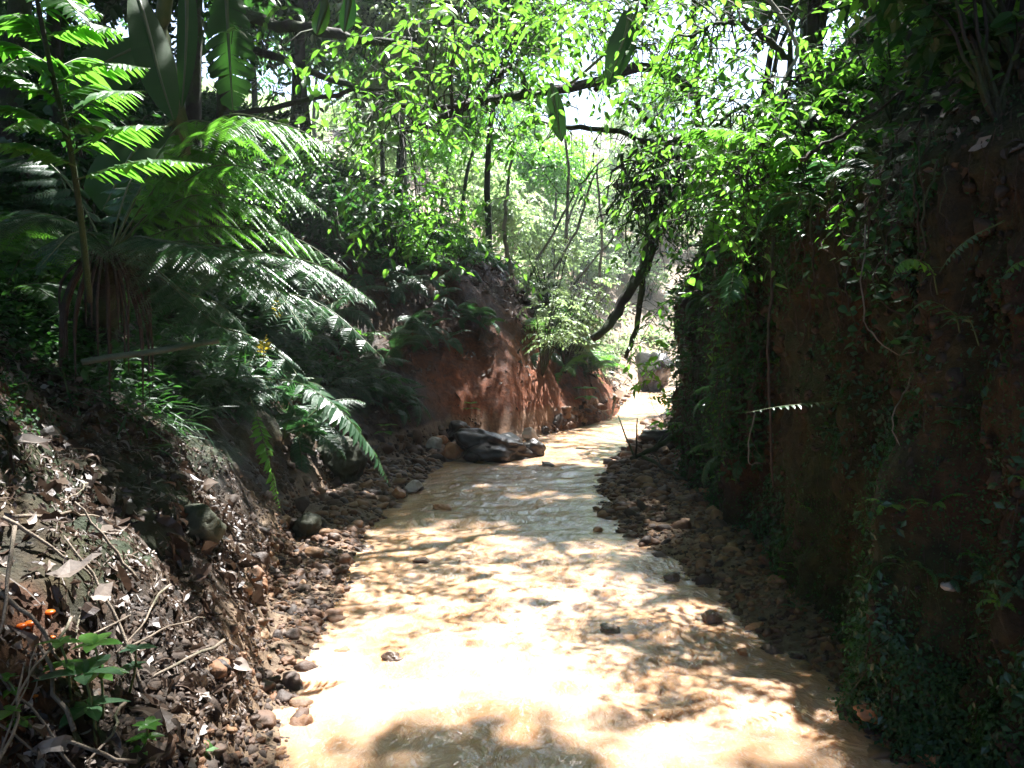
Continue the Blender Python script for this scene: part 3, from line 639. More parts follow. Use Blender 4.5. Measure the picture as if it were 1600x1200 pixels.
def fern_zone(pxs, text, group, kinds, smin, smax):
    r = []
    for k, (px, py) in enumerate(pxs):
        h = hit(px, py)
        if h is None: continue
        p, n = h; d = project(p)[2][0]; sc = random.uniform(smin, smax)
        r.append(place(FP[kinds[k % len(kinds)]], p - A(0, 0, .02), sc, None, .35, math.atan2(n[1], n[0]) * 0))
    rank_label(r, text, 'fern', group)
fern_zone(rpx(18, 215, 640, 400, 520), 'arching dark fern high on the left bank, # from the left in its upper row', 'ferns high on the left bank', [1, 0, 1], .8, 1.25)
fern_zone(rpx(18, 300, 620, 520, 620), 'glossy fern halfway up the left bank, # from the left in the middle row', 'ferns halfway up the left bank', [0, 1, 2, 0], .6, 1.0)
fern_zone(rpx(14, 380, 640, 600, 690), 'low fern hanging over the left gravel bar, # from the left along the bank foot', 'ferns low on the left bank', [0, 1, 2], .7, 1.05)
fern_zone(rpx(12, -60, 230, 300, 480), 'fern in deep shade at the far left of the bank, # from the left there', 'ferns in shade at the left edge', [3, 1], .8, 1.1)
fern_zone(rpx(14, 835, 950, 470, 600), 'sunlit fern on top of the red clay spur, # from the left', 'ferns on the clay spur', [3, 1, 3], .7, 1.1)
fern_zone(rpx(18, 1070, 1220, 340, 720), 'drooping fern on the right earth wall, # from the left', 'ferns on the right wall', [0, 2], .4, .7)
fern_zone(rpx(12, 620, 790, 400, 540), 'dark fern on the shaded upper face of the red clay bank, # from the left', 'ferns on the upper clay face', [1, 0], .7, 1.0)
fern_zone(rpx(14, 190, 460, 520, 640), 'dark fern low on the near left bank behind the pole, # from the left', 'ferns low on the near left bank', [0, 1], .5, .8)
fern_zone(rpx(18, 1230, 1610, 400, 960), 'tiny fern sprouting from the bare right earth wall, # from the left', 'tiny ferns on the bare right wall', [0, 2], .12, .26)
fern_zone(rpx(14, 1065, 1380, 90, 330), 'fern on the rim of the right bank, # from the left', 'ferns on the right rim', [2, 0, 3], .6, .95)

# the big tree fern on the left bank, each frond laid where it hangs in the photograph
def frond_px(pts, npin, pw, parent, m, bip=True, leaflet=PINN, nsub=14, loc=None, name='frond', rr=.009, side=None, hang=.25, start=.18):
    P = bez([at(*p) for p in pts], 26); mb = frond_on(P, npin, pw, bip, leaflet, nsub, side, start, hang, rr)
    return mb.build(name, m, parent, loc)
base = hit(150, 520)[0]; root = empty('tree_fern', base)
tag(root, 'large tree fern with dark trunk and wide sunlit fronds on the left bank', 'tree fern')
c0 = at(165, 395, 5.0)
mb = MB(); tk = bez([base - A(0, 0, .2), base * .5 + c0 * .5 + A(.03, 0, 0), c0], 18); tubes(mb, tk, np.linspace(.13, .09, 18), 12, 0, .12); mb.build('trunk', M_BARK, root, base)
mb = MB()
for k in range(26):
    a = RNG.uniform(0, 6.28); s = c0 + A(math.cos(a), math.sin(a), 0) * .1; e = s + A(math.cos(a) * .16, math.sin(a) * .16, -RNG.uniform(.4, 1.0))
    tubes(mb, bez([s, (s + e) / 2 + A(math.cos(a), math.sin(a), .3) * .07, e], 7), [.011, .012, .01, .009, .008, .006, .003], 5)
mb.build('dead_frond_skirt', M_ROOT, root, base)
d0 = (170, 400, 5.0)
for ex, ey, ed, my, m, w_ in [
    (515, 225, 3.9, 180, FERNM, .42), (505, 330, 3.9, 255, FERNM, .36), (455, 365, 4.2, 300, FERNM, .34), (400, 215, 4.6, 190, FERNM, .34), (440, 300, 4.4, 235, FERNM, .3),
    (580, 470, 3.6, 385, BLUEM, .40), (480, 520, 3.5, 400, BLUEM, .36), (330, 420, 3.7, 372, BLUEM, .30), (420, 430, 3.7, 380, BLUEM, .34), (540, 420, 4.2, 350, FERNM, .3),
    (500, 640, 4.2, 500, BLUEM, .34), (600, 560, 4.3, 440, BLUEM, .3), (-40, 360, 4.7, 330, BLUEM, .36), (-20, 250, 5.6, 250, BLUEM, .36), (60, 420, 4.2, 360, BLUEM, .3), (330, 300, 5.6, 250, FERNM, .3),
    (250, 250, 5.8, 270, BLUEM, .3), (400, 560, 4.6, 450, BLUEM, .3)]:
    mx_ = (170 + ex) / 2; dd_ = (5.0 + ed) / 2
    hg = .75 if m is FERNM else .45
    frond_px([d0, ((170 + mx_) / 2, (400 + my) / 2 - 15, (5 + dd_) / 2), (mx_, my + 4, dd_), ((mx_ + ex) / 2 + 10, my + (ey - my) * .3, (dd_ + ed) / 2), (ex, ey, ed)], 15, w_, root, m, True, PINN, 24, base, rr=.007, hang=hg)
# slender tall fern with level tiers of pointed leaflets, top left
b2 = hit(140, 470)[0]; root = empty('giant_fern', b2); tag(root, 'tall slender fern with level tiers of bright pointed leaflets in the top left', 'fern')
stem = [(140, 470, 4.0), (125, 330, 3.6), (105, 210, 3.4), (80, 110, 3.2), (50, -40, 3.0)]
mb = MB(); P = bez([at(*p) for p in stem], 20); tubes(mb, P, np.linspace(.016, .008, 20), 7); mb.build('stem', M_BARK, root, b2)
for (sx, sy, ex, ey, sd_) in [(70, 60, 200, 40, .1), (75, 85, 110, 150, .2), (88, 130, 235, 95, .1), (100, 190, 225, 130, -.1), (112, 240, 262, 185, 0), (120, 280, 330, 245, .1), (60, 20, 160, 10, 0),
                              (64, 30, -40, 45, .1), (76, 100, -40, 60, .15), (96, 160, -30, 105, .1), (108, 220, -30, 150, .1), (118, 260, -30, 215, 0), (70, 70, 20, 10, 0), (60, 0, 130, -30, .1), (82, 110, 180, 95, .3), (92, 150, 200, 140, .25), (104, 205, 190, 190, .2), (50, -20, 140, 30, -.1), (82, 110, 0, 95, -.1), (104, 205, 10, 190, -.1)]:
    da = 3.4; P_ = [(sx, sy, da), ((sx + ex) / 2, (sy + ey) / 2 - 12, da - .15 + sd_), (ex, ey + 12, da - .3 + sd_ * 2)]
    frond_px(P_, 20, .125, root, FERNM, False, LANCE, loc=b2, name='pinna', rr=.004, start=.1, hang=.5)

# ------------------------------------------------------------------ leafy sprays
def spray(mb, p, d, L, nl, ls, tpl=LANCE, sag=.5, twig=True, wid=1.0, m=0, tint=(0, 1)):
    """one twig with alternate leaves"""
    d = norm(d); q = bez([p, p + d * L * .5 + A(0, 0, .04 * L), p + d * L + A(0, 0, -sag * L)], 8)
    if twig: tubes(mb, q, np.linspace(.004, .0015, 8), 4, 1)
    u = np.linspace(.15, 1, nl); pos = np.stack([np.interp(u, np.linspace(0, 1, 8), q[:, k]) for k in range(3)], -1)
    t = norm(np.gradient(pos, axis=0)); s = norm(np.cross(t, A(0, 0, 1) + .2 * RNG.normal(size=3))); sg = np.where(np.arange(nl) % 2, 1, -1)[:, None]
    dd = norm(s * sg + t * .7 + A(0, 0, -.25) + .22 * RNG.normal(size=(nl, 3)))
    scatter(mb, tpl, pos, dd, A(0, 0, 1) + .45 * RNG.normal(size=(nl, 3)), ls * RNG.uniform(.65, 1.15, nl), m, RNG.uniform(tint[0], tint[1], nl), wid=wid)
def shrub_proto(name, h, ns, nl, ls, mats, tpl=LANCE, wid=1., drop_=.35):
    root = empty(name); mb = MB(); sm = MB()
    for k in range(ns):
        a = RNG.uniform(0, 6.28); hh = h * RNG.uniform(.55, 1.05); e = A(math.cos(a), math.sin(a), 0) * h * RNG.uniform(.15, .6) + A(0, 0, hh)
        q = wiggle(bez([A(0, 0, 0), e * .5 + A(0, 0, .12 * h), e], 9), .012 * h); tubes(sm, q, np.linspace(.012 * h, .004 * h, 9), 5)
        for j in range(6):
            i = RNG.integers(3, 9); dd = norm(A(math.cos(a), math.sin(a), .25) + rdir(1, -.2, .6)[0] * 1.3); spray(mb, q[i], dd, h * RNG.uniform(.22, .45), nl, ls, tpl, drop_, True, wid)
    sm.build('stems', [M_BARK], root); mb.build('foliage', mats, root); return root
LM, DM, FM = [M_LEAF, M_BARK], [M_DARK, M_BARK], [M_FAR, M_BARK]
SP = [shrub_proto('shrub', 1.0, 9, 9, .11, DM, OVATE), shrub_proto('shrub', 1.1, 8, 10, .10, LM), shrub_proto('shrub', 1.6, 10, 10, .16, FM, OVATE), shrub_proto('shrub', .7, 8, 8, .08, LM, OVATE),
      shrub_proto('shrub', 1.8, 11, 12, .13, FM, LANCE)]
def shrub_zone(pxs, text, group, kinds, smin, smax, dmax=99):
    r = []
    for k, (px, py) in enumerate(pxs):
        h = hit(px, py)
        if h is None: continue
        r.append(place(SP[kinds[k % len(kinds)]], h[0] - A(0, 0, .03), random.uniform(smin, smax)))
    rank_label(r, text, 'shrub', group)
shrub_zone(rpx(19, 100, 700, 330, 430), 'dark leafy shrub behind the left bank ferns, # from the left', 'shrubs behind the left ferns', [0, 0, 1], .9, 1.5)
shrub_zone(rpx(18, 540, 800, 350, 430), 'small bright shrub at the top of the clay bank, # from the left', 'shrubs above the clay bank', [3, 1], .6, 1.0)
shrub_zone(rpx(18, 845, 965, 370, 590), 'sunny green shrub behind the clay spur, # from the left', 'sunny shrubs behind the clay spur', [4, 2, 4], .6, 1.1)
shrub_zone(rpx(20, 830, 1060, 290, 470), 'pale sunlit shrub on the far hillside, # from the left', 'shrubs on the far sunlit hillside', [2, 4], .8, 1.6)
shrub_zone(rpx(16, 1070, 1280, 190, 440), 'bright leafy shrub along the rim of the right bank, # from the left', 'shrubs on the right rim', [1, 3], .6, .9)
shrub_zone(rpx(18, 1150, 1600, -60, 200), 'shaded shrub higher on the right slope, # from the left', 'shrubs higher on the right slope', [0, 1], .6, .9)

# ------------------------------------------------------------------ trees
def tree_proto(name, H, R, ncl, nl, ls, mats, bark, tr, lean=.1):
    root = empty(name); mb = MB(); tm = MB()
    top = A(lean * H, 0, H * .75); tk = wiggle(bez([A(0, 0, -.3), A(.02 * H, 0, H * .4), top], 14), .02); tubes(tm, tk, np.linspace(tr, tr * .4, 14), 8, 0, .05)
    for k in range(9):
        i = RNG.integers(6, 14); d = rdir(1, .0, .7)[0]; e = tk[i] + d * R * RNG.uniform(.6, 1.1); q = wiggle(bez([tk[i], (tk[i] + e) / 2 + A(0, 0, .1 * R), e], 8), .03)
        tubes(tm, q, np.linspace(tr * .4, tr * .1, 8), 5)
        for c in range(ncl):
            j = RNG.integers(2, 8); cc = q[j] + rdir(1)[0] * R * .4 * RNG.random()
            spray(mb, cc, rdir(1, -.6, .5)[0], R * RNG.uniform(.2, .42), nl, ls, OVATE if ls > .1 else LANCE, .35)
    tm.build('trunk', bark, root); mb.build('crown', mats, root); return root
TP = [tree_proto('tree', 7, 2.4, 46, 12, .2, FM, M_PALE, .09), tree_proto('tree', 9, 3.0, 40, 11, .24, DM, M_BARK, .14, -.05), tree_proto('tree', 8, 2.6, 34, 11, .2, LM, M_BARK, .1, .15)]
def trees(spots, text, group, kinds, smin, smax):
    r = []
    for k, (x, y) in enumerate(spots): r.append(place(TP[kinds[k % len(kinds)]], drop(x, y), random.uniform(smin, smax)))
    rank_label(r, text, 'tree', group)
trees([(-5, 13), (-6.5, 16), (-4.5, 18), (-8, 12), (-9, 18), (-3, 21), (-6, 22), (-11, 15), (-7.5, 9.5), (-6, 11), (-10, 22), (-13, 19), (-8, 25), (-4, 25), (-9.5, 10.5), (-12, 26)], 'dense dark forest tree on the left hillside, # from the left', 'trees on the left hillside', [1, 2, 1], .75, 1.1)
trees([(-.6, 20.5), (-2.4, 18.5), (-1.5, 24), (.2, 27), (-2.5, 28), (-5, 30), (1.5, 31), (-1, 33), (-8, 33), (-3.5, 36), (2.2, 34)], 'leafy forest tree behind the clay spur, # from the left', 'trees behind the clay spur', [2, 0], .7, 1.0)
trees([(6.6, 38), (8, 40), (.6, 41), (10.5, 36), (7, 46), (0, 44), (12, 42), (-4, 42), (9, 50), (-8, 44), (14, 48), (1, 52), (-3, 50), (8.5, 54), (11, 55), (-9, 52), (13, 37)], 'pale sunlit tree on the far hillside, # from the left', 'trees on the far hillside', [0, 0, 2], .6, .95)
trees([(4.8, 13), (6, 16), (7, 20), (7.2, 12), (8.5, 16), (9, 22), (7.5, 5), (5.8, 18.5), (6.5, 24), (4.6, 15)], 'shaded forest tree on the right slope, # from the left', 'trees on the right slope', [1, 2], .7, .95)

# mossy limbs crossing over the stream with bright hanging leaves
def limb_tree(name, label, trunk_pts, limbs, fol, bark=M_BARK, mats=LM, ls=.095, tpl=LANCE, tr=.09):
    P = bez([at(*p) for p in trunk_pts], 24); b = P[0]; root = empty(name, b); tag(root, label, 'tree')
    mb = MB(); tubes(mb, wiggle(P, .015), np.linspace(tr, tr * .45, 24), 9, 0, .09)
    mb.build('trunk', bark, root, b); anchors = [P]
    for pts, r0, r1 in limbs:
        q = wiggle(bez([at(*p) for p in pts], 22), .012); lm = MB(); tubes(lm, q, np.linspace(r0, r1, 22), 8, 0, .1)
        for k in range(14):                          # moss beards and twigs under the limb
            i = RNG.integers(1, 21); e = q[i] + A(RNG.normal() * .08, RNG.normal() * .08, -RNG.uniform(.06, .35)); tubes(lm, wiggle(bez([q[i], e], 6), .012), np.linspace(.006, .002, 6), 4)
        lm.build('limb', bark, root, b); anchors.append(q)
    fm = MB(); allp = np.vstack(anchors)
    for (px, py, d, n, sx, sy, sdp) in fol:
        for k in range(n):
            c = at(px + RNG.normal() * sx, py + RNG.normal() * sy, d + RNG.uniform(-1, 1) * sdp)
            j = np.argmin(((allp - c) ** 2).sum(1) + RNG.random(len(allp)) * .3)
            if RNG.random() < .3: tubes(fm, wiggle(bez([allp[j], (allp[j] + c) / 2 + A(0, 0, .1), c], 9), .02), np.linspace(.008, .003, 9), 4, 1)
            spray(fm, c, rdir(1, -.5, .3)[0] * A(1, .7, 1) + A(-.25, 0, -.1), RNG.uniform(.3, .6), RNG.integers(7, 13), ls * RNG.uniform(.6, 1.25), tpl if RNG.random() < .65 else OVATE, RNG.uniform(.2, .7))
    fm.build('foliage', mats, root, b); return root
limb_tree('overhanging_tree', 'leaning tree whose mossy limb crosses high over the stream with bright leaves',
    [(1130, 330, 9.0), (1105, 250, 8.8), (1085, 150, 8.6), (1080, -60, 8.2)],
    [([(1095, 200, 8.7), (1035, 225, 8.8), (960, 205, 8.4), (880, 195, 8.0), (820, 190, 7.8)], .035, .02), ([(1085, 150, 8.6), (1010, 110, 8.4), (920, 140, 8.0), (830, 148, 7.5), (740, 165, 7.2), (690, 190, 7.0), (630, 205, 6.9)], .06, .03),
     ([(830, 148, 7.5), (790, 110, 7.2), (730, 160, 7.0), (620, 165, 6.9)], .03, .02), ([(930, 140, 8.0), (985, 60, 7.4), (1010, 0, 7.2)], .03, .02)],
    [(740, 60, 6.4, 55, 95, 50, 1.0), (700, 210, 6.6, 36, 90, 40, .9), (870, 90, 7.0, 16, 60, 40, .8), (940, 30, 6.6, 34, 70, 40, .8), (860, 25, 7.5, 40, 70, 45, 1.2), (960, 70, 8.0, 30, 45, 50, .6), (1030, 90, 7.5, 22, 40, 70, .8)], tr=.05)
limb_tree('overhanging_tree', 'left bank tree with dark bare mossy limbs and drooping lime green leaves',
    [(330, 420, 8.0), (345, 250, 7.8), (360, 90, 7.4), (375, -60, 7.0)],
    [([(362, 20, 7.2), (440, 30, 7.0), (540, 55, 6.8), (650, 65, 6.6)], .06, .03), ([(355, 70, 7.4), (440, 85, 7.2), (500, 115, 7.0), (570, 140, 6.9), (620, 160, 6.8)], .04, .02), ([(352, 180, 7.6), (460, 165, 7.3), (540, 145, 7.1), (600, 140, 7.0)], .03, .015)],
    [(570, 235, 6.0, 28, 60, 35, .8), (610, 110, 6.2, 22, 60, 50, .8), (500, 30, 6.6, 10, 70, 40, .8), (640, 330, 6.6, 18, 50, 40, .9), (450, 130, 7.5, 10, 60, 60, .5)])
limb_tree('overhanging_tree', 'dark crooked trunk leaning down from the right bank over the far bend',
    [(1040, 300, 13), (1025, 350, 12.8), (1010, 410, 12.6), (985, 450, 12.5), (955, 500, 12.4), (925, 530, 12.3)],
    [([(1010, 410, 12.6), (1003, 460, 12.6), (990, 520, 12.6), (978, 560, 12.6)], .06, .03), ([(1040, 300, 13), (1010, 290, 12.6), (960, 290, 12.4)], .12, .04), ([(1050, 240, 13), (1000, 170, 12.6), (960, 160, 12.3)], .06, .02)],
    [(1030, 500, 12.0, 26, 18, 90, .5), (1010, 300, 12.2, 26, 30, 30, .5)], ls=.14, tr=.13)
limb_tree('overhanging_tree', 'slim bright leaved tree growing from the rim of the right bank',
    [(1190, 330, 5.6), (1215, 200, 5.4), (1235, 90, 5.2), (1255, -60, 5.0)],
    [([(1215, 200, 5.4), (1150, 170, 5.2), (1090, 210, 5.0)], .02, .008), ([(1235, 90, 5.2), (1150, 50, 5.0), (1080, 60, 4.9)], .02, .008), ([(1225, 140, 5.3), (1190, 240, 5.0), (1150, 330, 4.8)], .015, .006)],
    [(1110, 50, 5.2, 40, 55, 45, .5), (1140, 200, 4.9, 46, 60, 50, .5), (1140, 320, 5.0, 34, 50, 50, .4), (1240, 130, 4.9, 26, 50, 60, .3), (1080, 150, 5.6, 24, 40, 60, .4)], ls=.08, tr=.028)

# ------------------------------------------------------------------ banana plant and big single leaves
def big_blade(pts, width, torn, parent, loc, facing, m=None, name='leaf_blade'):
    P = bez([at(*p) for p in pts], 40); mb = MB(); tubes(mb, P, np.linspace(.018, .004, 40), 6, 1)
    Tn = norm(np.gradient(P, axis=0)); S = norm(np.cross(Tn, np.broadcast_to(facing, Tn.shape))); U = np.cross(S, Tn)
    u = np.linspace(0, 1, 40); wd = width * np.sin(np.pi * np.clip(u * .93 + .07, 0, 1)) ** .75
    for sg in (-1, 1):
        k = 2
        while k < 38:
            n = int(RNG.integers(1, 4)) if torn else int(RNG.integers(5, 12)); j = min(39, k + n)
            sk = RNG.normal() * .12 * torn; rows = []
            for i in range(k, j + 1):
                sh = .9 if (torn and i in (k, j)) else 1.0
                rows.append([P[i] + S[i] * sg * wd[i] * f * sh + Tn[i] * wd[i] * (.35 * f + sk * f) - U[i] * wd[i] * (.18 * f * f) * (1 + torn * RNG.random() * .6) for f in (0, .35, .7, 1)])
            V = np.array(rows).reshape(-1, 3); mb.add(V, grid_faces(len(rows), 4), 0, .3 + .4 * RNG.random(), True); k = j
    return mb.build(name, m or [M_BANANA, M_STEM], parent, loc)
bb = hit(300, 420)[0]; root = empty('banana_plant', bb); tag(root, 'banana plant with long hanging dark leaf blades behind the tree fern', 'banana plant')
mb = MB(); tubes(mb, bez([bb - A(0, 0, .1), at(290, 250, 6.6), at(255, 60, 6.4), at(270, -60, 6.2)], 16), np.linspace(.09, .05, 16), 10); mb.build('stem', M_STEM, root, bb)
fc = A(.1, -1, .15)
big_blade([(290, -60, 6.0), (292, 20, 5.9), (290, 90, 5.85), (284, 170, 5.8)], .075, 0, root, bb, fc)
big_blade([(352, -40, 6.4), (356, 40, 6.3), (360, 110, 6.3), (364, 175, 6.3)], .19, 1, root, bb, fc)
big_blade([(212, -20, 5.8), (232, 50, 5.6), (250, 120, 5.5), (272, 190, 5.5)], .14, 0, root, bb, A(.6, -.7, .1))
big_blade([(250, 60, 6.6), (200, 80, 6.5), (150, 110, 6.4), (120, 170, 6.3)], .32, 0, root, bb, A(0, -.8, .5))
big_blade([(270, 190, 6.2), (215, 230, 6.0), (180, 290, 5.9), (160, 330, 5.9)], .3, 0, root, bb, A(0, -.8, .5))
b3 = at(1000, -30, 6.0); root = empty('climbing_plant', b3); tag(root, 'climber with two broad dark hanging leaves above the stream', 'climbing plant')
mb = MB(); tubes(mb, bez([b3, at(985, 40, 6.1), at(905, 120, 6.4), at(885, 130, 6.5)], 14), .012, 6); mb.build('stem', M_STEM, root, b3)
big_blade([(985, 10, 6.1), (978, 50, 6.05), (965, 90, 6.0), (950, 135, 6.0)], .10, 0, root, b3, A(.2, -1, .1), [M_SHADE, M_STEM])
big_blade([(862, 130, 6.4), (866, 160, 6.4), (872, 190, 6.4), (878, 222, 6.4)], .07, 0, root, b3, A(-.2, -1, .1), [M_SHADE, M_STEM])
b4 = at(520, -50, 3.0); root = empty('hanging_twig', b4); tag(root, 'twig dangling one lit lime leaf and one dark leaf at the top edge', 'twig')
mb = MB(); tubes(mb, bez([b4, at(512, -15, 3.0), at(505, 0, 3.0)], 6), .004, 5); tubes(mb, bez([b4, at(536, -20, 3.1), at(545, -6, 3.1)], 6), .004, 5); mb.build('stem', M_TWIG, root, b4)
big_blade([(508, -4, 3.0), (505, 18, 2.98), (499, 38, 2.97), (495, 54, 2.97)], .03, 0, root, b4, A(.4, -1, .2), [M_LEAF, M_STEM], 'leaf')
big_blade([(545, -14, 3.1), (544, 10, 3.1), (541, 30, 3.1), (538, 50, 3.1)], .035, 0, root, b4, A(-.2, -1, .2), [M_DARK, M_STEM], 'leaf')

# ------------------------------------------------------------------ vines, roots, poles, driftwood
vines = []
for k, (px, y0, y1) in enumerate([(1075, 120, 420), (1095, 60, 520), (1120, 200, 470), (1142, 10, 330), (1165, 160, 480), (1185, 240, 560), (1232, 240, 500), (1248, 300, 540), (1262, 300, 520), (1280, 330, 560), (1305, 270, 520), (1330, 260, 470), (1440, 180, 460), (1462, 250, 500), (1490, 260, 450), (1010, 40, 330), (895, 160, 330), (1062, 300, 560)]):
    h = hit(px, (y0 + y1) / 2); d = min(project(h[0])[2][0] - .15, 9.5) if h is not None else 7
    P = wiggle(bez([at(px + RNG.normal() * 6, y0, d), at(px + RNG.normal() * 8, (y0 + y1) / 2, d - .05), at(px + RNG.normal() * 12, y1, d)], 20), .012)
    mb = MB(); tubes(mb, P, np.linspace(.006, .002, 20) * RNG.uniform(.4, 1.2), 5); vines.append(mb.build('hanging_vine', M_ROOT, None, P[0]))
rank_label(vines, 'thin woody vine hanging down the right side, # from the left', 'vine', 'hanging vines')
rm = empty('root_mass', at(1010, 280, 9.0)); tag(rm, 'dark tangled mass of hanging roots on the right edge of the bright gap', 'roots'); mb = MB(); lb = MB(); o0 = np.array(rm.location)
for k in range(130):
    a = at(1035 + RNG.normal() * 36, 265 + RNG.normal() * 24, 9.0 + RNG.normal() * .25); e = a + A(RNG.normal() * .3 - .05, RNG.normal() * .2, -RNG.uniform(.05, .9)); tubes(mb, wiggle(bez([a, (a + e) / 2 + rdir(1)[0] * .12, e], 9), .025), np.linspace(.014, .003, 9) * RNG.uniform(.4, 1.3), 4)
mb.build('roots', M_BARK, rm, o0)
for k in range(110): spray(lb, at(1035 + RNG.normal() * 42, 275 + RNG.normal() * 50, 9.0 + RNG.normal() * .3), rdir(1, -.9, .1)[0], RNG.uniform(.25, .5), 9, .09, LANCE, .6)
lb.build('foliage', DM, rm, o0)
def creepers(pxs, text, group, lo, hi, dark, ls, n_):
    crs = []
    for k, (px, py) in enumerate(pxs):
        h = hit(px, py)
        if h is None: continue
        p, n = h; n = norm(n * A(1, 1, 0)); p = p + n * .08; mb = MB()
        for j in range(n_):
            s = p + n * RNG.uniform(0, .16) + A(RNG.normal() * .03, RNG.normal() * .2, RNG.normal() * .1); L = RNG.uniform(lo, hi)
            q = wiggle(bez([s, s + A(0, 0, -L * .5) + n * .08, s + A(0, 0, -L)], 14), .015); tubes(mb, q, .003, 4, 1); m_ = int(L * 34); i = RNG.integers(1, 14, m_)
            scatter(mb, LANCE if k % 2 else OVATE, q[i] + rdir(m_) * .04, rdir(m_, -.8, .2) + n * .5, n + A(0, 0, .6) + .5 * rdir(m_), ls * RNG.uniform(.5, 1.3, m_))
        crs.append(mb.build('hanging_creeper', [M_LEAF if k % dark == 0 else M_DARK, M_ROOT], None, p))
    rank_label(crs, text, 'creeper', group)
creepers(rpx(18, 1062, 1230, 180, 470), 'leafy creeper draped down the corner of the right bank, # from the left', 'creepers draped over the right bank', .4, 1.2, 3, .065, 6)
creepers(rpx(16, 1065, 1200, 430, 640), 'dark creeper hanging low on the right bank above the gravel, # from the left', 'creepers hanging low above the right gravel', .3, .8, 9, .055, 6)
creepers(rpx(16, 1190, 1480, 150, 330), 'short trailing creeper spilling over the rim of the right wall, # from the left', 'creepers over the rim of the right wall', .2, .6, 4, .05, 5)
def stick(name, pts, r0, r1, m, label, cat, off=0.0, branches=0, wig=.01):
    P = wiggle(bez([at(*p) for p in pts], 18), wig); mb = MB(); tubes(mb, P, np.linspace(r0, r1, 18), 7, 0, .06)
    for k in range(branches):
        i = RNG.integers(5, 17); e = P[i] + rdir(1, -.1, .8)[0] * r0 * RNG.uniform(6, 16); tubes(mb, wiggle(bez([P[i], e], 7), .008), np.linspace(r1 * .7, r1 * .3, 7), 5)
    return tag(mb.build(name, m, None, P[0]), label, cat)
stick('root', [(1208, 370, 4.55), (1206, 480, 4.5), (1206, 600, 4.45), (1209, 760, 4.4)], .010, .006, M_ROOT, 'straight brown root hanging down the shaded right wall', 'root', wig=.006)
stick('vine', [(1352, 350, 3.3), (1355, 440, 3.25), (1375, 520, 3.2), (1405, 550, 3.2), (1430, 548, 3.2)], .0035, .002, M_TWIG, 'pale looping vine in front of the right wall near the palmate leaf', 'vine', wig=.006)
stick('vine', [(1425, 585, 3.2), (1398, 640, 3.1), (1405, 700, 3.05), (1440, 760, 3.0)], .003, .002, M_TWIG, 'pale curved vine on the right wall below the looping vine', 'vine', wig=.006)
stick('vine', [(1180, 645, 4.3), (1166, 690, 4.25), (1172, 720, 4.2), (1188, 724, 4.2)], .004, .002, M_TWIG, 'pale hooked tendril beside the straight brown root', 'vine', wig=.004)
stick('pole', [(128, 566, 4.1), (200, 555, 4.15), (270, 545, 4.2), (342, 532, 4.3)], .017, .016, M_POLE, 'grey green bamboo pole lying across the left bank', 'pole', wig=.001)
stick('driftwood', [(1065, 668, 9.3), (1045, 690, 9.2), (1020, 706, 9.1), (985, 716, 9.0)], .045, .02, M_BARK, 'crooked mossy driftwood branch on the right gravel bar', 'driftwood', branches=4)
stick('driftwood', [(1000, 710, 9.1), (1040, 735, 8.6), (1090, 765, 7.8), (1130, 790, 7.2)], .02, .012, M_BARK, 'thin dark stick running down from the crooked driftwood', 'driftwood', branches=2)
stick('branch', [(1335, -20, 4.6), (1400, 50, 4.5), (1440, 110, 4.4), (1452, 160, 4.35)], .05, .03, M_BARK, 'dark bent branch at the top of the right slope', 'branch', branches=3)
stick('branch', [(1250, 250, 4.3), (1300, 215, 4.3), (1360, 180, 4.3), (1420, 135, 4.3)], .012, .006, M_ROOT, 'straight brown stick across the litter on the right slope', 'branch')
stick('branch', [(1180, -30, 5.0), (1238, 60, 4.95), (1225, 130, 4.9), (1215, 200, 4.9)], .014, .008, M_PALE, 'pale slender branch rising from the right rim', 'branch', branches=2)
stick('root', [(960, 618, 15.5), (958, 640, 15.4), (955, 655, 15.3)], .03, .015, M_PALE, 'pale root hanging at the end of the clay spur', 'root', branches=5)
stick('vine', [(985, 270, 9), (940, 260, 9), (880, 300, 8.8), (820, 230, 8.6)], .006, .004, M_ROOT, 'dark vine slung across the bright gap over the stream', 'vine', wig=.02)
slim = []
for pts, r in [([(800, 560, 17), (830, 430, 17), (860, 380, 17), (900, 300, 17)], .04), ([(840, 470, 17.5), (880, 400, 17.5), (905, 340, 17.5), (930, 270, 17.5)], .04), ([(800, 430, 16), (785, 350, 16), (800, 250, 16)], .05),
               ([(850, 500, 18), (890, 450, 18), (960, 370, 18), (1010, 320, 18)], .03), ([(885, 380, 20), (884, 280, 20), (880, 180, 20)], .05), ([(930, 480, 22), (940, 380, 22), (935, 250, 22)], .05)]:
    P = wiggle(bez([at(*p) for p in pts], 16), .02); mb = MB(); tubes(mb, P, np.linspace(r, r * .6, 16), 6)
    slim.append(mb.build('sapling', M_PALE, None, P[0]))
rank_label(slim, 'bare slanting sapling stem in the bright gap behind the spur, # from the left', 'sapling', 'slanting saplings behind the spur')
# litter twigs on the near left bank
tw = []
for k in range(26):
    px, py = RNG.uniform(-20, 330), RNG.uniform(680, 1190)
    if px > 150 + (py - 680) * .35: continue
    h = hit(px, py)
    if h is None: continue
    p, n = h; t = tang(n[None])[0]; L = RNG.uniform(.12, .35); q = wiggle(bez([p + n * .015 - t * L, p + n * .035, p + n * .015 + t * L], 9), .008)
    mb = MB(); tubes(mb, q, np.linspace(.006, .003, 9) * RNG.uniform(.6, 1.4), 5); tw.append(mb.build('twig', M_TWIG, None, q[0]))
for o in tw: tag(o, 'dry fallen twig among dead leaves on the near left bank', 'twig', 'fallen twigs on the near left bank')

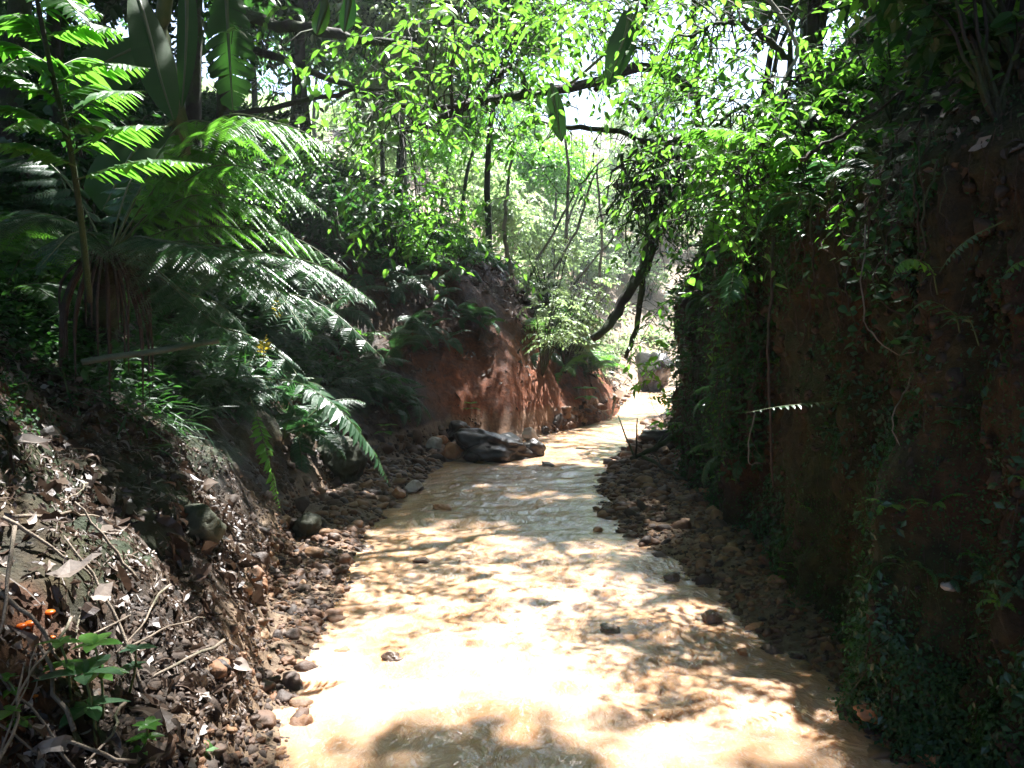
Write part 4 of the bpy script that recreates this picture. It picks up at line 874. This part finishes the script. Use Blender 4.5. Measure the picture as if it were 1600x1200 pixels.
# ------------------------------------------------------------------ small plants and single leaves
def seedling(px, py, h, nl, ls, label, m=M_LEAF, tpl=OVATE, tiers=2):
    hh = hit(px, py); p = hh[0]; root = empty('seedling', p); tag(root, label, 'seedling')
    tip = A(RNG.normal() * .03, RNG.normal() * .03 - .02, h); mb = MB(); q = bez([A(0, 0, -.02), tip * .5 + A(.01, 0, 0), tip], 8); tubes(mb, q, np.linspace(.005, .003, 8), 5); mb.build('stem', M_STEM, root)
    for t in range(tiers):
        c = tip * (1 - .38 * t)
        for k in range(nl):
            a = k * 6.28 / nl + t * .6 + RNG.normal() * .2; d = A(math.cos(a), math.sin(a), .25 - .2 * t); lm = MB()
            scatter(lm, OVATE if tpl is None else tpl, c[None], d, A(0, 0, 1) + .2 * rdir(1)[0], ls * RNG.uniform(.7, 1.15), 0, RNG.random(1)); lm.build('leaf', m, root)
seedling(150, 1185, .24, 5, .12, 'glossy broad leaved seedling at the bottom left corner', M_BLUE)
seedling(160, 1120, .22, 5, .09, 'pale green seedling with whorled leaves above the corner seedling', M_LEAF)
seedling(110, 1090, .16, 5, .06, 'small seedling with a star of leaves on the near left litter', M_LEAF)
seedling(200, 1080, .14, 6, .06, 'leafy seedling at the right edge of the near left litter', M_BLUE)
seedling(215, 1180, .10, 7, .05, 'tuft of small bright leaves beside the corner seedling', M_LEAF, tiers=3)
seedling(60, 1150, .1, 5, .05, 'little seedling at the far left bottom under twigs', M_LEAF)
seedling(30, 1110, .08, 6, .04, 'mossy green sprig beside the orange fungi', M_LEAF)
seedling(648, 640, .3, 6, .25, 'glossy strap leaved plant low on the bank above the gravel', M_BLUE, LANCE)
seedling(600, 690, .2, 4, .16, 'single broad leaved plant over the ochre earth cut', M_FERN)
seedling(915, 640, .4, 6, .3, 'yellow green leafy plant at the stream end of the clay spur', M_FERN)
seedling(735, 650, .2, 5, .16, 'small green plant on the red clay above the boulder', M_LEAF, LANCE)
seedling(1490, 690, .12, 5, .07, 'small leafy sprig on the right wall below the curved vine', M_BLUE)
seedling(1225, 905, .1, 8, .05, 'bright green tuft low on the corner of the right wall', M_LEAF, tiers=3)
seedling(1105, 745, .2, 6, .1, 'dull green tuft above the right gravel bar', M_FERN)
fr = hit(1460, 470)[0]
def wall_frond(name, pts, npin, pw, m, label, bip=False, leaflet=LANCE, **kw):
    P = bez([at(*p) for p in pts], 20); o = frond_on(P, npin, pw, bip, leaflet, 8, rr=.003, **kw).build(name, m, None, P[0]); return tag(o, label, 'fern frond')
wall_frond('fern_frond', [(1465, 460, 2.95), (1455, 420, 2.9), (1430, 405, 2.85), (1408, 410, 2.82), (1393, 432, 2.8)], 16, .06, FERNM, 'single arching green frond in front of the right wall', hang=1.2, start=.2)
wall_frond('fern_frond', [(1570, 345, 2.6), (1520, 370, 2.6), (1490, 395, 2.6), (1468, 425, 2.6)], 12, .04, BLUEM, 'pale grey frond drooping at upper right of the wall')
wall_frond('fern_frond', [(1500, 520, 2.9), (1490, 490, 2.85), (1450, 470, 2.8), (1415, 492, 2.75)], 9, .055, BLUEM, 'grey green lobed frond below the arching green frond', hang=.6)
wall_frond('fern_frond', [(1530, 540, 2.8), (1515, 500, 2.8), (1495, 495, 2.75), (1470, 512, 2.7)], 8, .04, BLUEM, 'small grey frond right of the lobed frond')
wall_frond('fern_frond', [(1640, 395, 2.4), (1610, 402, 2.4), (1585, 415, 2.4), (1572, 428, 2.4)], 8, .045, FERNM, 'green frond tip poking in at the right edge')
wall_frond('fern_frond', [(1330, 625, 3.9), (1270, 630, 3.8), (1220, 635, 3.7), (1165, 645, 3.6)], 14, .05, BLUEM, 'long pale frond reaching left from the shaded right wall')
wall_frond('fern_frond', [(1150, 400, 5.3), (1145, 430, 5.2), (1140, 460, 5.1), (1128, 488, 5.1)], 14, .1, BLUEM, 'dark hanging frond on the left corner of the right wall')
wall_frond('fern_frond', [(1210, 230, 4.4), (1150, 205, 4.3), (1080, 200, 4.2), (1010, 210, 4.1)], 26, .10, FERNM, 'long sunlit frond reaching left over the stream')
wall_frond('fern_frond', [(1200, 260, 4.4), (1130, 240, 4.3), (1060, 255, 4.2), (990, 275, 4.1)], 26, .09, FERNM, 'second sunlit frond just below the long one over the stream')
wall_frond('fern_frond', [(430, 500, 4.6), (435, 490, 4.5), (433, 475, 4.5), (432, 455, 4.5)], 10, .04, [M_YEL, M_STEM], 'upright yellow fern frond among dark left ferns')
wall_frond('fern_frond', [(412, 565, 4.4), (412, 548, 4.35), (413, 535, 4.35), (416, 520, 4.35)], 9, .05, [M_YEL, M_STEM], 'short yellow green fern tip below the yellow frond')
wall_frond('fern_frond', [(215, 1150, 2.75), (240, 1150, 2.7), (262, 1155, 2.65), (285, 1165, 2.62)], 12, .045, FERNM, 'small fern frond on the mud beside the near left plants', start=.1)
wall_frond('fern_frond', [(400, 590, 4.2), (470, 600, 4.0), (530, 640, 3.9), (580, 700, 3.9), (610, 760, 3.9)], 30, .13, BLUEM, 'long frond arching down over the left gravel bar')
wall_frond('fern_frond', [(390, 620, 4.4), (410, 680, 4.3), (425, 740, 4.3), (438, 800, 4.3)], 26, .08, FERNM, 'narrow hanging frond below the left ferns')
def loose_leaf(px, py, s, m, label, tint=.9, a=None, lift=.015):
    p, n = hit(px, py); n = norm(n * .4 + A(0, -.1, 1)); mb = MB(); a = RNG.uniform(0, 6.28) if a is None else a
    scatter(mb, DEADS[(int(px) * 7) % 9], (p + n * lift)[None], A(math.cos(a), math.sin(a), .1), n, s, 0, A(tint)); mb_o = mb.build('fallen_leaf', m, None, p); return tag(mb_o, label, 'leaf')
loose_leaf(362, 1035, .13, M_DEAD, 'white lit dead leaf on the mud of the near left bank', 1.0, -.7)
loose_leaf(70, 905, .16, M_DEAD, 'big pale dead leaf lying lit on the near left litter', .95, .4)
loose_leaf(140, 938, .15, M_DEAD, 'long grey dead leaf with shaded tip on the near left litter', .85, .1)
loose_leaf(20, 690, .13, M_DEAD, 'pale dead leaf at the left edge above the litter', .95, .2)
loose_leaf(155, 835, .12, M_DEAD, 'curled grey dead leaf on the dark left slope', .8, 1.)
loose_leaf(320, 1180, .08, M_FERN, 'green leaf lying on the gravel at the bottom left', .8, 1.3)
loose_leaf(375, 1150, .1, M_DEAD, 'brown dead leaf on the near gravel', .3, 2.)
loose_leaf(1130, 700, .1, M_DEAD, 'grey dead leaf above the right gravel bar', .7, 2.)
def fungus(px, py, s):
    p, n = hit(px, py); mb = MB(); V, F = ICO2; V = V * A(1, 1, .45) * s; V = V[:, :]; mb.add(V + A(0, 0, s), F, 0, RNG.random(), True); tubes(mb, A([0, 0, -.01], [0, 0, s]), [s * .2, s * .25], 6)
    o = mb.build('mushroom', M_ORANGE); o.location = p; return o
rank_label([fungus(34, 985, .014), fungus(48, 982, .016), fungus(78, 964, .015), fungus(82, 1000, .009), fungus(55, 1092, .008)], 'orange mushroom on the near left litter, # from the left', 'mushroom', 'orange mushrooms')

# ------------------------------------------------------------------ canopy mostly out of the frame, shaped to shade the banks and dapple the stream
LIT = []
def lit(px, py, r, d=None):
    p = at(px, py, d) if d is not None else hit(px, py)[0]; LIT.append((p, r))
for a in [(530, 1150, .35), (600, 1100, .2), (1000, 1040, .35), (1100, 1010, .25), (900, 1050, .2), (720, 870, .3), (850, 880, .4), (960, 870, .2), (760, 820, .3), (650, 960, .2), (570, 930, .2), (1120, 1100, .2), (920, 710, 1.2), (1000, 640, 1.5), (960, 680, 1.2),
          (1000, 780, .4), (1050, 840, .2), (1030, 800, .2), (1020, 700, .6), (740, 760, .3), (640, 790, .12), (40, 950, .22), (60, 900, .15), (160, 1080, .2), (120, 1150, .2), (170, 1140, .25), (1440, 1060, .0), (1560, 1130, .0), (1400, 1040, -.05), (1230, 900, .0), (1220, 860, -.05), (1330, 700, -.06), (1440, 760, -.05), (1500, 850, -.06), (1300, 820, -.06), (1550, 700, -.07), (1400, 900, -.07), (480, 620, -.05), (610, 640, -.04), (200, 720, -.06), (250, 880, -.04), (300, 950, .1), (310, 1000, .12), (350, 1060, .12), (400, 1120, .15), (430, 1180, .18), (1100, 960, .2), (1180, 985, .15), (1000, 930, .2),
          (835, 648, .3), (880, 655, .25), (790, 660, .12), (855, 610, .2), (825, 565, .12), (1380, 1110, .15)]: lit(*a)
for a in [(60, 40, .6, 3.2), (150, 60, .6, 3.2), (40, 120, .5, 3.3), (170, 150, .5, 3.3), (280, 180, .3, 3.4), (320, 240, .25, 4), (380, 200, .5, 4.2), (470, 210, .5, 4), (450, 290, .3, 4), (290, 395, .25, 4.2), (420, 420, .35, 3.8), (520, 450, .3, 3.6), (500, 20, .15, 3), (430, 500, .12, 4.5),
          (760, 60, 1.0, 6.4), (880, 120, .8, 7), (680, 200, .9, 6.6), (570, 230, .8, 6), (600, 110, .8, 6.2), (640, 330, .7, 6.6), (500, 40, .5, 6.6), (450, 100, 1.8, 14), (380, 200, 1.4, 13), (600, 250, 1.4, 14), (230, 100, 1.0, 10), (560, 330, .8, 9), (1250, 260, .3, 4.2), (1160, 280, .5, 4.8), (1100, 60, .8, 5.1), (1140, 190, .8, 5), (1120, 330, .65, 5.2), (1200, 200, .5, 4.6), (1400, 140, .2, 4.3), (1340, 200, .15, 4.3), (1080, 420, .4, 7), (1050, 200, .3, 4.2), (1220, 120, .2, 5), (1420, 415, .1, 2.85)]: lit(*a)
LP = np.array([p for p, r in LIT]); LR = np.array([r for p, r in LIT])
n = 26000; C = np.stack([RNG.uniform(-13, 13, n), RNG.uniform(-8, 23, n), RNG.uniform(8, 12.5, n)], -1)
nx = 11000; zx = RNG.uniform(8.5, 12.5, nx); sx = np.stack([RNG.uniform(-2.6, 2.3, nx), RNG.uniform(.5, 12.2, nx), 0 * zx], -1)
C = np.vstack([C, sx + SUN * (zx / SUN[2])[:, None]]); n = len(C)       # extra boughs added over the stream to deepen its shade
low = RNG.random(n) < .3; low[-nx:] = False; C[low, 2] -= RNG.uniform(1, 4, low.sum()); keep0 = ~(low & (np.abs(C[:, 0] - .3) < 2.6))
gz = np.where(C[:, 0] < -1.5, np.clip(-(C[:, 0] + 1.2) * .8, 0, 6), np.where(C[:, 0] > 1.5, np.clip(2.2 + (C[:, 0] - 1.6) * .7, 0, 6), 0))
C[:, 2] += gz * .55
px, py, dp = project(C); inf = (dp > .5) & (px > 480) & (px < 1090) & (py > -60) & ~((C[:, 1] > 9) & (py < 70 + 40 * vnoise(C * .7)) & ((px < 850) | (px > 985))); keep = keep0 & ~inf
keep &= ~((dp > .5) & (px > -200) & (px < 480) & (py > -60) & (dp < 7)); keep &= ~((dp > .5) & (px > 1090) & (px < 1800) & (py > -40) & (dp < 6))
sh = C - SUN * ((C[:, 2] - gz * .8) / SUN[2])[:, None]; keep &= ~((sh[:, 1] > 12.3) & (sh[:, 0] > .3 + (sh[:, 1] - 12.3) * .5) & (sh[:, 0] < 8)); keep &= sh[:, 1] < 18
wn = fbm(np.stack([sh[:, 0] * 1.1, sh[:, 1] * .9, 0 * sh[:, 0]], -1) + 31, 3); keep &= ~((np.abs(sh[:, 0]) < 1.5) & (wn > .3))
for p, r in zip(LP, LR):  # clear crown leaves along the sun rays so chosen spots stay lit
    v = C - p; t = v @ SUN; dd = np.linalg.norm(v - t[:, None] * SUN, axis=1); keep &= ~((t > 0) & (dd < r + .2))
C = C[keep]
TC = A([-4.2, 1.0], [-5.5, 5], [-6, 9.5], [-3.6, -4], [-7.5, 13], [4, .5], [4.8, 5], [5.2, 9], [3.8, -4], [6.5, 13])
own = np.argmin(((C[:, None, :2] - TC[None]) ** 2).sum(-1), 1); ct = []
for k, (x, y) in enumerate(TC):
    b = drop(x, y); root = empty('shade_canopy_tree', b); mb, tm = MB(), MB(); Ck = C[own == k]
    tp = A(x * .85, y, 9.5 + max(0, b[2] * .5)); tk = wiggle(bez([b - A(0, 0, .3), (b + tp) / 2 + A(.1, 0, 0), tp], 16), .02); tubes(tm, tk, np.linspace(.14, .06, 16), 9, 0, .06)
    for c in Ck[::30]:
        i = RNG.integers(10, 16); tubes(tm, wiggle(bez([tk[i], (tk[i] + c) / 2 + A(0, 0, .3), c], 10), .04), np.linspace(.035, .008, 10), 5)
    q = np.repeat(Ck, 14, 0) + RNG.normal(size=(len(Ck) * 14, 3)) * A(.24, .24, .14)
    scatter(mb, OVATE, q, rdir(len(q), -.7, .3), A(0, 0, 1) + .6 * rdir(len(q)), RNG.uniform(.13, .24, len(q)))
    tm.build('trunk', M_BARK, root); mb.build('crown', [M_SHADE, M_BARK], root)
    for ch in root.children: ch.location = -Vector(b)
    ct.append(root)
rank_label([o for o in ct if o.location.x < 0], 'tall canopy tree with crown shaped to shade the left bank, # from the left', 'tree', 'canopy trees over the left bank')
rank_label([o for o in ct if o.location.x >= 0], 'tall canopy tree with crown shaped to shade the right bank, # from the left', 'tree', 'canopy trees over the right bank')
if True:                                                     # thin haze volume added to imitate glare paling the far end of the valley
    bm = MB(); X0 = A([-60, -12, -1.5], [60, 85, 26]); V = np.array([[X0[i, 0], X0[j, 1], X0[k, 2]] for i in (0, 1) for j in (0, 1) for k in (0, 1)])
    F = [(0, 1, 3), (0, 3, 2), (4, 6, 7), (4, 7, 5), (0, 4, 5), (0, 5, 1), (2, 3, 7), (2, 7, 6), (0, 2, 6), (0, 6, 4), (1, 5, 7), (1, 7, 3)]
    m = bpy.data.materials.new('glare_haze'); m.use_nodes = True; t = m.node_tree; t.nodes.remove(t.nodes['Principled BSDF']); v = t.nodes.new('ShaderNodeVolumePrincipled')
    v.inputs['Color'].default_value = (.9, .95, 1, 1); v.inputs['Density'].default_value = .0013; v.inputs['Anisotropy'].default_value = .4
    t.links.new(v.outputs[0], t.nodes['Material Output'].inputs['Volume']); hz = bm.add(V, F).build('haze', m); hz['kind'] = 'stuff'
print('objects', len(bpy.data.objects), 'tris', sum(len(m.polygons) for m in bpy.data.meshes), 'canopy clusters', len(C))
